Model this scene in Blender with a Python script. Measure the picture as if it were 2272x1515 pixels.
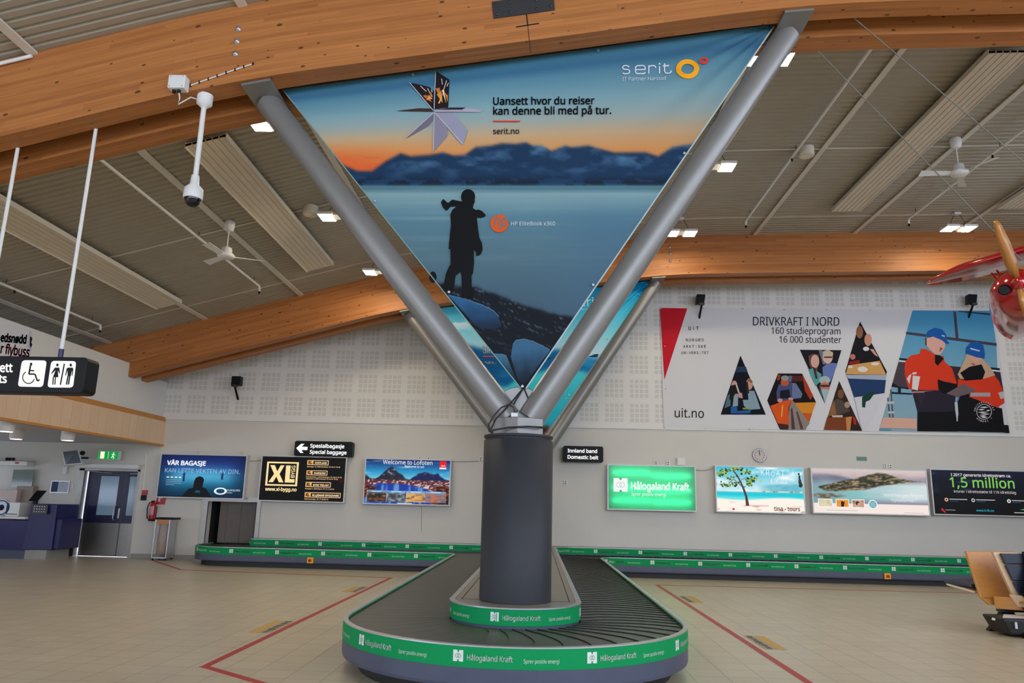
import bpy, bmesh, math, random
import numpy as np
from mathutils import Vector, Matrix
random.seed(7); RNG = np.random.RandomState(11)
for o in list(bpy.data.objects): bpy.data.objects.remove(o)
SC = bpy.context.scene
COL = SC.collection

# ------------------------------------------------------------------ camera
CAM = np.array([0.0, 0.0, 1.5]); FPX = 1669.557; CX, CY = 1136.0, 757.5
def _n(v): return v / np.linalg.norm(v)
_yd = _n(np.array([56.0, 368.5, FPX])); _zd = -_n(np.array([186.0, -7592.5, FPX]))
if _zd[1] > 0: _zd = -_zd
_xd = _n(np.cross(_yd, _zd)); _xd = _xd if _xd[0] > 0 else -_xd
VIEW = np.stack([_xd, _yd, _zd], 1)          # world -> camera (x right, y down, z forward)
cd = bpy.data.cameras.new('camera'); cam = bpy.data.objects.new('camera', cd); COL.objects.link(cam)
cd.sensor_width = 36.0; cd.lens = 36.0 * FPX / 2272.0; cd.clip_end = 200
R3 = Matrix([[VIEW[0][i], -VIEW[1][i], -VIEW[2][i]] for i in range(3)])
cam.matrix_world = Matrix.Translation((0, 0, 1.5)) @ R3.to_4x4()
SC.camera = cam
def sight(p, axis, val):
    """point where the view line through photo pixel p meets the plane axis = val"""
    d = VIEW.T @ np.array([p[0] - CX, p[1] - CY, FPX]); t = (val - CAM[axis]) / d[axis]
    return CAM + t * d

# ------------------------------------------------------------------ world, exposure
W = bpy.data.worlds.new('sky'); SC.world = W; W.use_nodes = True
bg = W.node_tree.nodes['Background']; bg.inputs[0].default_value = (0.72, 0.81, 1.0, 1); bg.inputs[1].default_value = 5.4
SC.view_settings.view_transform = 'Standard'; SC.view_settings.look = 'None'
SC.view_settings.exposure = 0.0; SC.view_settings.gamma = 1.0; SC.view_settings.use_curve_mapping = False
SC.cycles.max_bounces = 7; SC.cycles.diffuse_bounces = 4; SC.cycles.glossy_bounces = 3
SC.cycles.transmission_bounces = 4; SC.cycles.transparent_max_bounces = 6
SC.cycles.caustics_reflective = False; SC.cycles.caustics_refractive = False
SC.cycles.use_denoising = True; SC.cycles.sample_clamp_indirect = 4.0
LAMP_POWER = 105.0

# ------------------------------------------------------------------ helpers
def lin(c):
    c = np.asarray(c, float) / 255.0
    return np.where(c <= 0.04045, c / 12.92, ((c + 0.055) / 1.055) ** 2.4)
ORIG = {}
class MB:
    def __init__(s): s.v = []; s.f = []; s.m = []; s.sm = []; s.uv = {}
    def add(s, vs, fs, mi=0, smooth=False, uvs=None):
        o = len(s.v); s.v += [tuple(map(float, v)) for v in vs]
        for k, f in enumerate(fs):
            if uvs is not None: s.uv[len(s.f)] = uvs[k]
            s.f.append([o + i for i in f]); s.m.append(mi); s.sm.append(smooth)
        return s
    def box(s, x0, y0, z0, x1, y1, z1, mi=0):
        if x0 > x1: x0, x1 = x1, x0
        if y0 > y1: y0, y1 = y1, y0
        if z0 > z1: z0, z1 = z1, z0
        vs = [(x0,y0,z0),(x1,y0,z0),(x1,y1,z0),(x0,y1,z0),(x0,y0,z1),(x1,y0,z1),(x1,y1,z1),(x0,y1,z1)]
        return s.add(vs, [(3,2,1,0),(4,5,6,7),(0,1,5,4),(1,2,6,5),(2,3,7,6),(3,0,4,7)], mi)
    def hexa(s, b, t, mi=0):
        """8 corner solid: b = 4 lower corners, t = 4 upper corners, same order"""
        return s.add(list(b) + list(t), [(3,2,1,0),(4,5,6,7),(0,1,5,4),(1,2,6,5),(2,3,7,6),(3,0,4,7)], mi)
    def prism(s, pts, d, mi=0, smooth=False):
        """planar outline pts (3D) pushed along d"""
        n = len(pts); d = np.array(d, float); P = [np.array(p, float) for p in pts]
        vs = P + [p + d for p in P]
        fs = [tuple(range(n))[::-1], tuple(range(n, 2*n))] + [(i, (i+1) % n, n + (i+1) % n, n + i) for i in range(n)]
        return s.add(vs, fs, mi, smooth)
    def tube(s, path, r, n=10, mi=0, caps=True, r2=None):
        P = [np.array(p, float) for p in path]; k = len(P); vs = []; up = None
        for i, p in enumerate(P):
            t = _n(P[min(i+1, k-1)] - P[max(i-1, 0)])
            if up is None: up = np.array([0,0,1.0]) if abs(t[2]) < .9 else np.array([0,1.0,0])
            a = _n(np.cross(t, up)); b = np.cross(a, t); up = b
            rr = r if r2 is None else r + (r2 - r) * i / max(1, k-1)
            if hasattr(r, '__len__'): rr = r[i]
            for j in range(n):
                q = 2*math.pi*j/n; vs.append(p + rr*(math.cos(q)*a + math.sin(q)*b))
        fs = [(i*n+j, (i+1)*n+j, (i+1)*n+(j+1)%n, i*n+(j+1)%n) for i in range(k-1) for j in range(n)]
        s.add(vs, fs, mi, True)
        if caps: s.add(vs[:n], [tuple(range(n))], mi); s.add(vs[-n:], [tuple(range(n))[::-1]], mi)
        return s
    def lathe(s, prof, c, n=24, mi=0, axis=(0,0,1)):
        ax = _n(np.array(axis, float)); a = _n(np.cross(ax, [0,1,0] if abs(ax[1]) < .9 else [1,0,0])); b = np.cross(ax, a)
        c = np.array(c, float); vs = []
        for (r, h) in prof:
            for j in range(n):
                q = 2*math.pi*j/n; vs.append(c + ax*h + r*(math.cos(q)*a + math.sin(q)*b))
        k = len(prof)
        fs = [(i*n+j, i*n+(j+1)%n, (i+1)*n+(j+1)%n, (i+1)*n+j) for i in range(k-1) for j in range(n)]
        s.add(vs, fs, mi, True)
        s.add(vs[:n], [tuple(range(n))[::-1]], mi); s.add(vs[-n:], [tuple(range(n))], mi)
        return s
    def ball(s, c, rx, ry, rz, n=16, k=10, mi=0):
        vs = [(c[0]+rx*math.sin(math.pi*i/k)*math.cos(2*math.pi*j/n), c[1]+ry*math.sin(math.pi*i/k)*math.sin(2*math.pi*j/n), c[2]+rz*math.cos(math.pi*i/k)) for i in range(k+1) for j in range(n)]
        fs = [(i*n+j, (i+1)*n+j, (i+1)*n+(j+1)%n, i*n+(j+1)%n) for i in range(k) for j in range(n)]
        return s.add(vs, fs, mi, True)
    def build(s, name, mats, parent=None, bevel=0, seg=2, label=None, solid=0):
        me = bpy.data.meshes.new(name)
        o3 = np.zeros(3) if parent is None else ORIG[parent.name]
        me.from_pydata([tuple(np.array(v) - o3) for v in s.v], [], s.f)
        me.polygons.foreach_set('material_index', s.m); me.polygons.foreach_set('use_smooth', s.sm)
        if s.uv:
            ul = me.uv_layers.new(name='grain')
            for p in me.polygons:
                u = s.uv.get(p.index)
                if u:
                    for li, c in zip(p.loop_indices, u): ul.data[li].uv = c
        ms = mats if isinstance(mats, (list, tuple)) else [mats]
        for m in ms: me.materials.append(m)
        bm = bmesh.new(); bm.from_mesh(me); bmesh.ops.recalc_face_normals(bm, faces=bm.faces); bm.to_mesh(me); bm.free()
        me.update()
        o = bpy.data.objects.new(name, me); COL.objects.link(o)
        if parent is not None: o.parent = parent
        ORIG[o.name] = o3
        if bevel:
            b = o.modifiers.new('edge', 'BEVEL'); b.width = bevel; b.segments = seg; b.limit_method = 'ANGLE'
        if label: o['label'] = label
        return o
def thing(name, label, cat, loc=(0,0,0), group=None):
    o = bpy.data.objects.new(name, None); COL.objects.link(o); o.location = loc; o.empty_display_size = .1
    ORIG[o.name] = np.array(loc, float); o['label'] = label; o['category'] = cat
    if group: o['group'] = group
    return o
def tag(o, label, cat, group=None):
    o['label'] = label; o['category'] = cat
    if group: o['group'] = group
    return o
def struct(mb, name, mats, parent=None, bevel=0):
    o = mb.build(name, mats, parent, bevel)
    if parent is None: o['kind'] = 'structure'
    return o
def cp(ox, oy, s, pts): return [(ox + x / s, oy + y / s) for x, y in pts]

# ------------------------------------------------------------------ materials
def mat(name, rgb, rough=.5, metal=0, var=.06, vs=6.0, bump=0, bs=40, emit=0, spec=None, coat=0, stretch=None):
    m = bpy.data.materials.new(name); m.use_nodes = True; nt = m.node_tree; N = nt.nodes; L = nt.links
    p = N['Principled BSDF']; base = lin(rgb)
    tc = N.new('ShaderNodeTexCoord'); mp = N.new('ShaderNodeMapping'); L.new(tc.outputs['Object'], mp.inputs[0])
    if stretch: mp.inputs['Scale'].default_value = stretch
    nz = N.new('ShaderNodeTexNoise'); nz.inputs['Scale'].default_value = vs; nz.inputs['Detail'].default_value = 4
    L.new(mp.outputs[0], nz.inputs[0])
    mx = N.new('ShaderNodeMix'); mx.data_type = 'RGBA'
    mx.inputs[6].default_value = (*np.clip(base*(1-var*1.6), 0, 1), 1); mx.inputs[7].default_value = (*np.clip(base*(1+var*1.6), 0, 1), 1)
    L.new(nz.outputs[0], mx.inputs[0]); L.new(mx.outputs[2], p.inputs['Base Color'])
    p.inputs['Roughness'].default_value = rough; p.inputs['Metallic'].default_value = metal
    if spec is not None: p.inputs['Specular IOR Level'].default_value = spec
    if coat: p.inputs['Coat Weight'].default_value = coat; p.inputs['Coat Roughness'].default_value = .1
    if bump:
        n2 = N.new('ShaderNodeTexNoise'); n2.inputs['Scale'].default_value = bs; L.new(mp.outputs[0], n2.inputs[0])
        b = N.new('ShaderNodeBump'); b.inputs['Strength'].default_value = bump; b.inputs['Distance'].default_value = .01
        L.new(n2.outputs[0], b.inputs['Height']); L.new(b.outputs[0], p.inputs['Normal'])
    if emit:
        p.inputs['Emission Color'].default_value = (*base, 1); p.inputs['Emission Strength'].default_value = emit
    return m
def print_mat(name, emit=0, rough=.55, base=1.0):
    m = bpy.data.materials.new(name); m.use_nodes = True; nt = m.node_tree; p = nt.nodes['Principled BSDF']
    a = nt.nodes.new('ShaderNodeAttribute'); a.attribute_name = 'ink'
    p.inputs['Roughness'].default_value = rough; p.inputs['Specular IOR Level'].default_value = .12
    if emit:
        nt.links.new(a.outputs[0], p.inputs['Emission Color']); p.inputs['Emission Strength'].default_value = emit
        p.inputs['Base Color'].default_value = (.01, .01, .01, 1); p.inputs['Specular IOR Level'].default_value = .12; m.cycles.emission_sampling = 'NONE'
    else: nt.links.new(a.outputs[0], p.inputs['Base Color'])
    return m
def nodes(m): return m.node_tree.nodes, m.node_tree.links
def math_node(N, L, op, a, b=None):
    n = N.new('ShaderNodeMath'); n.operation = op
    for i, v in enumerate((a, b)):
        if v is None: continue
        if isinstance(v, (int, float)): n.inputs[i].default_value = v
        else: L.new(v, n.inputs[i])
    return n.outputs[0]
def wood_mat(name, c1, c2, lam=.045, knots=True):
    m = bpy.data.materials.new(name); m.use_nodes = True; N, L = nodes(m); p = N['Principled BSDF']
    uv = N.new('ShaderNodeUVMap'); uv.uv_map = 'grain'
    sp = N.new('ShaderNodeSeparateXYZ'); L.new(uv.outputs[0], sp.inputs[0]); u, v = sp.outputs[0], sp.outputs[1]
    row = math_node(N, L, 'FLOOR', math_node(N, L, 'DIVIDE', v, lam))
    cell = N.new('ShaderNodeCombineXYZ'); L.new(row, cell.inputs[1])
    seg = math_node(N, L, 'FLOOR', math_node(N, L, 'ADD', math_node(N, L, 'MULTIPLY', u, .42), math_node(N, L, 'MULTIPLY', row, .37)))
    L.new(seg, cell.inputs[0])
    wn = N.new('ShaderNodeTexWhiteNoise'); wn.noise_dimensions = '2D'; L.new(cell.outputs[0], wn.inputs[0])
    mp = N.new('ShaderNodeMapping'); L.new(uv.outputs[0], mp.inputs[0]); mp.inputs['Scale'].default_value = (1.6, 60, 1)
    g = N.new('ShaderNodeTexNoise'); g.inputs['Scale'].default_value = 1.0; g.inputs['Detail'].default_value = 5; L.new(mp.outputs[0], g.inputs[0])
    f = math_node(N, L, 'ADD', math_node(N, L, 'MULTIPLY', wn.outputs[0], .35), math_node(N, L, 'MULTIPLY', g.outputs[0], .75))
    mx = N.new('ShaderNodeMix'); mx.data_type = 'RGBA'; mx.inputs[6].default_value = (*lin(c1), 1); mx.inputs[7].default_value = (*lin(c2), 1)
    L.new(math_node(N, L, 'SUBTRACT', f, .08), mx.inputs[0]); col = mx.outputs[2]
    fr = math_node(N, L, 'FRACT', math_node(N, L, 'DIVIDE', v, lam))
    line = math_node(N, L, 'LESS_THAN', fr, .05)
    m2 = N.new('ShaderNodeMix'); m2.data_type = 'RGBA'; m2.inputs[7].default_value = (*(lin(c1)*.6), 1)
    L.new(math_node(N, L, 'MULTIPLY', line, .35), m2.inputs[0]); L.new(col, m2.inputs[6]); col = m2.outputs[2]
    if knots:
        mk = N.new('ShaderNodeMapping'); L.new(uv.outputs[0], mk.inputs[0]); mk.inputs['Scale'].default_value = (3.1, 6.2, 1)
        vo = N.new('ShaderNodeTexVoronoi'); vo.voronoi_dimensions = '2D'; vo.inputs['Scale'].default_value = 1.0; L.new(mk.outputs[0], vo.inputs[0])
        w2 = N.new('ShaderNodeTexWhiteNoise'); w2.noise_dimensions = '3D'; L.new(vo.outputs['Color'], w2.inputs[0])
        rad = math_node(N, L, 'MULTIPLY', math_node(N, L, 'POWER', w2.outputs[0], 3.0), .105)
        kn = math_node(N, L, 'MULTIPLY', math_node(N, L, 'LESS_THAN', vo.outputs['Distance'], rad), .85)
        m3 = N.new('ShaderNodeMix'); m3.data_type = 'RGBA'; m3.inputs[7].default_value = (*(lin(c1)*.22), 1)
        L.new(kn, m3.inputs[0]); L.new(col, m3.inputs[6]); col = m3.outputs[2]
    L.new(col, p.inputs['Base Color']); p.inputs['Roughness'].default_value = .5; p.inputs['Specular IOR Level'].default_value = .35
    return m
M = {}
M['wood'] = wood_mat('glulam_pine', (138, 80, 38), (208, 138, 76))
M['fascia'] = wood_mat('birch_board', (222, 186, 150), (240, 212, 180), lam=.33, knots=False)
M['white'] = mat('white_paint', (226, 226, 222), .55, var=.02)
M['ceil'] = mat('deck_steel', (164, 156, 138), .5, var=.03, vs=1.5)
M['trimw'] = mat('trim_steel', (214, 208, 194), .5, var=.02)
M['rad'] = mat('radiant_panel', (216, 204, 184), .5, var=.02)
M['alu'] = mat('aluminium', (190, 192, 196), .35, .8)
M['frame'] = mat('box_frame', (206, 206, 202), .4, .2)
M['steel'] = mat('brushed_steel', (150, 146, 140), .34, .9, var=.08, stretch=(1, 1, 14))
M['dsteel'] = mat('dark_steel', (74, 74, 76), .45, .6)
M['strut'] = mat('strut_paint', (132, 130, 126), .33, .3, var=.04)
M['col'] = mat('column_paint', (50, 52, 56), .5, spec=.3, var=.05, vs=3)
M['black'] = mat('black_plastic', (20, 20, 22), .45, var=.1, spec=.2)
M['rubber'] = mat('belt_rubber', (72, 72, 66), .42, var=.16, vs=5, bump=.1, bs=60)
M['gap'] = mat('belt_gap', (14, 14, 14), .7)
M['skirt'] = mat('skirt_paint', (74, 80, 100), .42, var=.08, vs=4)
M['kick'] = mat('kick_board', (16, 16, 18), .5)
M['ledge'] = mat('ledge_metal', (150, 142, 128), .38, .35, var=.05)
M['red'] = mat('red_paint', (176, 28, 30), .35)
M['tape'] = mat('red_tape', (178, 44, 46), .45, var=.1, vs=14)
M['yellow'] = mat('yellow_plastic', (232, 168, 28), .4)
M['navy'] = mat('navy_laminate', (26, 24, 84), .38, var=.08)
M['door'] = mat('door_laminate', (30, 30, 66), .35, var=.06)
M['glass'] = mat('blue_glass', (150, 178, 200), .12, var=.04)
M['cable'] = mat('cable_black', (16, 16, 17), .5)
M['wire'] = mat('wire_grey', (120, 118, 112), .4, .5)
M['base'] = mat('plinth_grey', (150, 148, 140), .5)
M['ply'] = mat('plywood', (196, 134, 62), .42, var=.12, vs=4, stretch=(1, 1, 6))
M['plyedge'] = mat('ply_edge', (222, 190, 154), .5, var=.1, vs=9, stretch=(6, 1, 1))
M['bluepad'] = mat('blue_leather', (38, 46, 62), .4, bump=.25, bs=14)
M['coat'] = mat('black_cloth', (14, 14, 15), .85, bump=.3, bs=30)
M['bag'] = mat('black_case', (28, 29, 30), .5, bump=.1)
M['paper'] = mat('paper', (214, 210, 202), .7)
M['planered'] = mat('aircraft_red', (168, 18, 20), .16, coat=.8, var=.03)
M['prop'] = mat('propeller_wood', (190, 128, 58), .3, var=.1, coat=.4, stretch=(1, 1, 5))
M['extred'] = mat('extinguisher_red', (170, 22, 28), .3)
M['bagfilm'] = mat('clear_bag', (176, 150, 128), .25, var=.1)
M['soffit'] = mat('soffit_board', (186, 184, 186), .55, var=.03)
M['strip'] = mat('strip_curtain', (104, 94, 86), .45, var=.12, vs=3)
M['print'] = print_mat('vinyl_print', 0, .6)
M['lit'] = print_mat('backlit_print', 1.0)
M['lamp'] = mat('led_panel', (255, 238, 206), .5, emit=LAMP_POWER)
M['downlit'] = mat('downlight_lens', (255, 240, 215), .5, emit=3.0)
def floor_mat():
    m = bpy.data.materials.new('floor_tiles'); m.use_nodes = True; N, L = nodes(m); p = N['Principled BSDF']
    tc = N.new('ShaderNodeTexCoord'); sp = N.new('ShaderNodeSeparateXYZ'); L.new(tc.outputs['Object'], sp.inputs[0])
    def saw(o, off): return math_node(N, L, 'DIVIDE', math_node(N, L, 'SUBTRACT', o, off), .329)
    ux, uy = saw(sp.outputs[0], 1.458), saw(sp.outputs[1], 7.592)
    fx, fy = math_node(N, L, 'FRACT', ux), math_node(N, L, 'FRACT', uy)
    g = math_node(N, L, 'MAXIMUM', math_node(N, L, 'LESS_THAN', fx, .016), math_node(N, L, 'LESS_THAN', fy, .016))
    c = N.new('ShaderNodeCombineXYZ'); L.new(math_node(N, L, 'FLOOR', ux), c.inputs[0]); L.new(math_node(N, L, 'FLOOR', uy), c.inputs[1])
    wn = N.new('ShaderNodeTexWhiteNoise'); L.new(c.outputs[0], wn.inputs[0])
    nz = N.new('ShaderNodeTexNoise'); nz.inputs['Scale'].default_value = 1.1; nz.inputs['Detail'].default_value = 5; L.new(tc.outputs['Object'], nz.inputs[0])
    f = math_node(N, L, 'ADD', math_node(N, L, 'MULTIPLY', wn.outputs[0], .4), math_node(N, L, 'MULTIPLY', nz.outputs[0], .6))
    mx = N.new('ShaderNodeMix'); mx.data_type = 'RGBA'; mx.inputs[6].default_value = (*lin((190, 176, 148)), 1); mx.inputs[7].default_value = (*lin((208, 194, 168)), 1)
    L.new(f, mx.inputs[0])
    m2 = N.new('ShaderNodeMix'); m2.data_type = 'RGBA'; m2.inputs[7].default_value = (*lin((116, 102, 82)), 1)
    L.new(g, m2.inputs[0]); L.new(mx.outputs[2], m2.inputs[6]); L.new(m2.outputs[2], p.inputs['Base Color'])
    r = math_node(N, L, 'ADD', math_node(N, L, 'MULTIPLY', nz.outputs[0], .16), .24); L.new(r, p.inputs['Roughness'])
    b = N.new('ShaderNodeBump'); b.inputs['Strength'].default_value = .25; b.inputs['Distance'].default_value = .004
    L.new(math_node(N, L, 'SUBTRACT', 1.0, g), b.inputs['Height']); L.new(b.outputs[0], p.inputs['Normal'])
    p.inputs['Specular IOR Level'].default_value = .45
    return m
M['floor'] = floor_mat()
def perf_mat():
    m = bpy.data.materials.new('perforated_board'); m.use_nodes = True; N, L = nodes(m); p = N['Principled BSDF']
    tc = N.new('ShaderNodeTexCoord'); sp = N.new('ShaderNodeSeparateXYZ'); L.new(tc.outputs['Object'], sp.inputs[0])
    def mask(o, off, pitch):
        q = math_node(N, L, 'MULTIPLY', math_node(N, L, 'FRACT', math_node(N, L, 'DIVIDE', math_node(N, L, 'SUBTRACT', o, off), pitch)), pitch)
        s = math_node(N, L, 'FRACT', math_node(N, L, 'DIVIDE', q, .127))
        return math_node(N, L, 'MULTIPLY', math_node(N, L, 'LESS_THAN', q, .381 + .097), math_node(N, L, 'LESS_THAN', s, .76))
    h = math_node(N, L, 'MULTIPLY', mask(sp.outputs[0], 4.325, .6505), mask(sp.outputs[2], 3.72, .6395))
    mx = N.new('ShaderNodeMix'); mx.data_type = 'RGBA'; mx.inputs[6].default_value = (*lin((230, 228, 222)), 1); mx.inputs[7].default_value = (*lin((212, 210, 203)), 1)
    L.new(h, mx.inputs[0]); L.new(mx.outputs[2], p.inputs['Base Color']); p.inputs['Roughness'].default_value = .7
    b = N.new('ShaderNodeBump'); b.inputs['Strength'].default_value = .25; b.inputs['Distance'].default_value = .004; b.invert = True
    L.new(h, b.inputs['Height']); L.new(b.outputs[0], p.inputs['Normal'])
    return m
M['perf'] = perf_mat()
M['wall'] = mat('painted_wall', (212, 208, 198), .6, var=.025, vs=1.2)

# ------------------------------------------------------------------ printed artwork (flat colour areas of one mesh)
TXT = {}
import os
try: FONT = bpy.data.fonts.load(os.path.join(bpy.utils.system_resource('DATAFILES', path='fonts'), 'NotoSansHebrew-Regular.woff2'))   # the font Blender ships for its own interface
except Exception: FONT = None
def glyphs(s, bold=0.0, res=3):
    k = (s, bold, res)
    if k not in TXT:
        cu = bpy.data.curves.new('lettering', 'FONT'); cu.body = s; cu.size = 1.0; cu.resolution_u = res; cu.fill_mode = 'FRONT'
        if FONT: cu.font = FONT
        ob = bpy.data.objects.new('lettering', cu); COL.objects.link(ob)
        me = ob.evaluated_get(bpy.context.evaluated_depsgraph_get()).to_mesh()
        vs = np.array([v.co[:2] for v in me.vertices]) if len(me.vertices) else np.zeros((0, 2))
        fs = [tuple(p.vertices) for p in me.polygons]
        bpy.data.objects.remove(ob); bpy.data.curves.remove(cu)
        if len(vs) and bold > 0:            # heavier strokes: the outline repeated a hair to every side
            n0 = len(vs); dirs = [(0, 0)]+[(math.cos(q), math.sin(q)) for q in np.arange(6)*math.pi/3+.3]
            f0 = fs; fs = [tuple(i+n0*k for i in f) for k in range(7) for f in f0]; vs = np.concatenate([vs+bold*np.array(d_) for d_ in dirs])
        if len(vs): vs = vs - np.array([vs[:, 0].min(), 0])
        TXT[k] = (vs, fs, vs[:, 0].max() if len(vs) else 1)
    return TXT[k]
class Art:
    """printed sheet: P(u, w, layer) gives the 3D point; colours are sRGB 0-255"""
    def __init__(s, P, gain=1.0): s.P = P; s.v = []; s.f = []; s.c = []; s.g = gain
    def col(s, c): return np.clip(lin(c) * s.g, 0, 1)
    def poly(s, pts, c, l=1):
        o = len(s.v); s.v += [s.P(u, w, l) for u, w in pts]; s.f.append(list(range(o, o+len(pts)))); s.c.append([tuple(s.col(c))]*len(pts)); return s
    def mesh(s, vs, fs, c, l=2):
        o = len(s.v); s.v += [s.P(u, w, l) for u, w in vs]; cc = tuple(s.col(c))
        for f in fs: s.f.append([o+i for i in f]); s.c.append([cc]*len(f))
        return s
    def ell(s, cx, cy, rx, ry, c, l=1, n=20): return s.poly([(cx+rx*math.cos(2*math.pi*i/n), cy+ry*math.sin(2*math.pi*i/n)) for i in range(n)], c, l)
    def ring(s, cx, cy, r0, r1, c, l=1, n=32, k=1.0):
        vs = [(cx+r*math.cos(2*math.pi*i/n), cy+r*k*math.sin(2*math.pi*i/n)) for r in (r0, r1) for i in range(n)]
        return s.mesh(vs, [(i, (i+1) % n, n+(i+1) % n, n+i) for i in range(n)], c, l)
    def rect(s, x0, y0, x1, y1, c, l=1): return s.poly([(x0,y0),(x1,y0),(x1,y1),(x0,y1)], c, l)
    def line(s, pts, w, c, l=2):
        for a, b in zip(pts[:-1], pts[1:]):
            a = np.array(a, float); b = np.array(b, float); d = b-a; n = np.array([-d[1], d[0]])/max(1e-9, np.hypot(*d))*w/2
            s.poly([a+n, b+n, b-n, a-n], c, l)
        return s
    def text(s, t, a, b, c, l=3, bold=0.0, hs=1.0, up=None, res=3):
        """baseline from a to b; letters stretched hs in height"""
        vs, fs, wd = glyphs(t, bold, res); a = np.array(a, float); b = np.array(b, float); d = (b-a)/wd
        n = np.array([-d[1], d[0]])*hs if up is None else np.array(up)*np.hypot(*d)*hs
        return s.mesh([a + d*x + n*y for x, y in vs], fs, c, l)
    def grid(s, u0, w0, u1, w1, nu, nw, fn, l=0, clip=None):
        U = np.linspace(u0, u1, nu+1); V = np.linspace(w0, w1, nw+1); G, H = np.meshgrid(U, V)
        C = np.clip(lin(np.clip(np.stack(np.broadcast_arrays(*fn(G, H)), -1), 0, 255))*s.g, 0, 1)
        if clip is None:
            o = len(s.v); s.v += [s.P(G[j, i], H[j, i], l) for j in range(nw+1) for i in range(nu+1)]
            for j in range(nw):
                for i in range(nu):
                    q = [(j, i), (j, i+1), (j+1, i+1), (j+1, i)]
                    s.f.append([o + a*(nu+1)+b for a, b in q]); s.c.append([tuple(C[a, b]) for a, b in q])
        else:
            cl = [np.array(p, float) for p in clip]
            SD = [(b[0]-a[0])*(H-a[1]) - (b[1]-a[1])*(G-a[0]) for a, b in zip(cl, cl[1:] + cl[:1])]
            inside = np.all([q >= 0 for q in SD], 0).astype(int)
            cw = math.hypot(U[1]-U[0], V[1]-V[0])*2.2; far = np.any([q < -cw*np.hypot(*(b-a)) for q, a, b in zip(SD, cl, cl[1:] + cl[:1])], 0)
            for j in range(nw):
                for i in range(nu):
                    P = [np.array([G[a, b], H[a, b], *C[a, b]]) for a, b in ((j, i), (j, i+1), (j+1, i+1), (j+1, i))]
                    k4 = inside[j, i]+inside[j, i+1]+inside[j+1, i+1]+inside[j+1, i]
                    if k4 == 0 and far[j, i]: continue
                    if k4 < 4:
                     for a, b in zip(cl, cl[1:] + cl[:1]):
                         nP = []; e = b - a
                         sd = [e[0]*(p[1]-a[1]) - e[1]*(p[0]-a[0]) for p in P]
                         for k in range(len(P)):
                             p, q, sp_, sq = P[k], P[(k+1) % len(P)], sd[k], sd[(k+1) % len(P)]
                             if sp_ >= 0: nP.append(p)
                             if (sp_ >= 0) != (sq >= 0): nP.append(p + (q-p)*sp_/(sp_-sq))
                         P = nP
                         if len(P) < 3: break
                    if len(P) >= 3:
                        o = len(s.v); s.v += [s.P(p[0], p[1], l) for p in P]
                        s.f.append(list(range(o, o+len(P)))); s.c.append([tuple(p[2:]) for p in P])
        return s
    def build(s, name, m, parent=None, label=None):
        me = bpy.data.meshes.new(name); o3 = np.zeros(3) if parent is None else ORIG[parent.name]
        me.from_pydata([tuple(np.array(v)-o3) for v in s.v], [], s.f)
        ca = me.color_attributes.new('ink', 'FLOAT_COLOR', 'CORNER')
        ca.data.foreach_set('color', np.array([(*c, 1.0) for cs in s.c for c in cs], dtype=np.float32).ravel())
        me.materials.append(m); me.update()
        o = bpy.data.objects.new(name, me); COL.objects.link(o)
        if parent is not None: o.parent = parent
        ORIG[o.name] = o3
        if label: o['label'] = label
        return o
def fbm(x, y, seed=0, oct=4):
    x = np.asarray(x, float); y = np.asarray(y, float); r = np.zeros_like(x); a = .5
    for k in range(oct):
        xi = np.floor(x).astype(int); yi = np.floor(y).astype(int); fx = x-xi; fy = y-yi
        fx = fx*fx*(3-2*fx); fy = fy*fy*(3-2*fy)
        def h(i, j):
            n = (i*374761393 + j*668265263 + (seed+k)*974634777) & 0x7fffffff
            n = ((n ^ (n >> 13))*1274126177) & 0x7fffffff
            return ((n ^ (n >> 16)) & 0xffff)/65535.0
        r += a*((h(xi, yi)*(1-fx)+h(xi+1, yi)*fx)*(1-fy) + (h(xi, yi+1)*(1-fx)+h(xi+1, yi+1)*fx)*fy)
        x = x*2.03; y = y*2.03; a *= .5
    return r
def ramp(t, stops):
    xs = [q[0] for q in stops]; return tuple(np.interp(t, xs, [q[1][i] for q in stops]) for i in range(3))
def mixc(a, b, m): return tuple(x*(1-m)+y*m for x, y in zip(a, b))
# ------------------------------------------------------------------ the setting
def _sp(d, w=1.0): return 0.0 if d < -w else d if d > w else (d+w)**2/(4*w)
def zb(x): return 6.14 + .277*(x+3.5) + (.151-.277)*_sp(x+3.5) + (.027-.151)*_sp(x-3.0)      # underside of the beams
def zc(x): return zb(x) + 1.0                                                                   # underside of the roof deck
XS = [-16,-13,-10,-7,-5,-4.5,-4,-3.5,-3,-2.5,-1.5,0,1,2,2.5,3,3.5,4,5,7,10,13,16]
YW = 19.6
struct(MB().box(-16.2,-6,-.12,16,20.8,0), 'floor', M['floor'])
mb = MB(); prof = []; y = -6.0
while y < 19.6:
    prof += [(y, 0), (y+.085, 0), (y+.103, .03), (y+.127, .03)]; y += .145
prof = [(min(a, 19.6), b) for a, b in prof]
vs = [(x, a, zc(x)+b) for x in XS for a, b in prof]; k = len(prof)
mb.add(vs, [(i*k+j, i*k+j+1, (i+1)*k+j+1, (i+1)*k+j) for i in range(len(XS)-1) for j in range(k-1)])
vs = [(x, a, zc(x)+.12) for x in XS for a in (-6, 19.8)]
mb.add(vs, [(2*i, 2*i+1, 2*i+3, 2*i+2) for i in range(len(XS)-1)])
struct(mb, 'ceiling', M['ceil'])
tn = [0]
def trim(mb, m, parent=None):
    tn[0] += 1; return struct(mb, 'trim_%d' % tn[0], m, parent)
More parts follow.
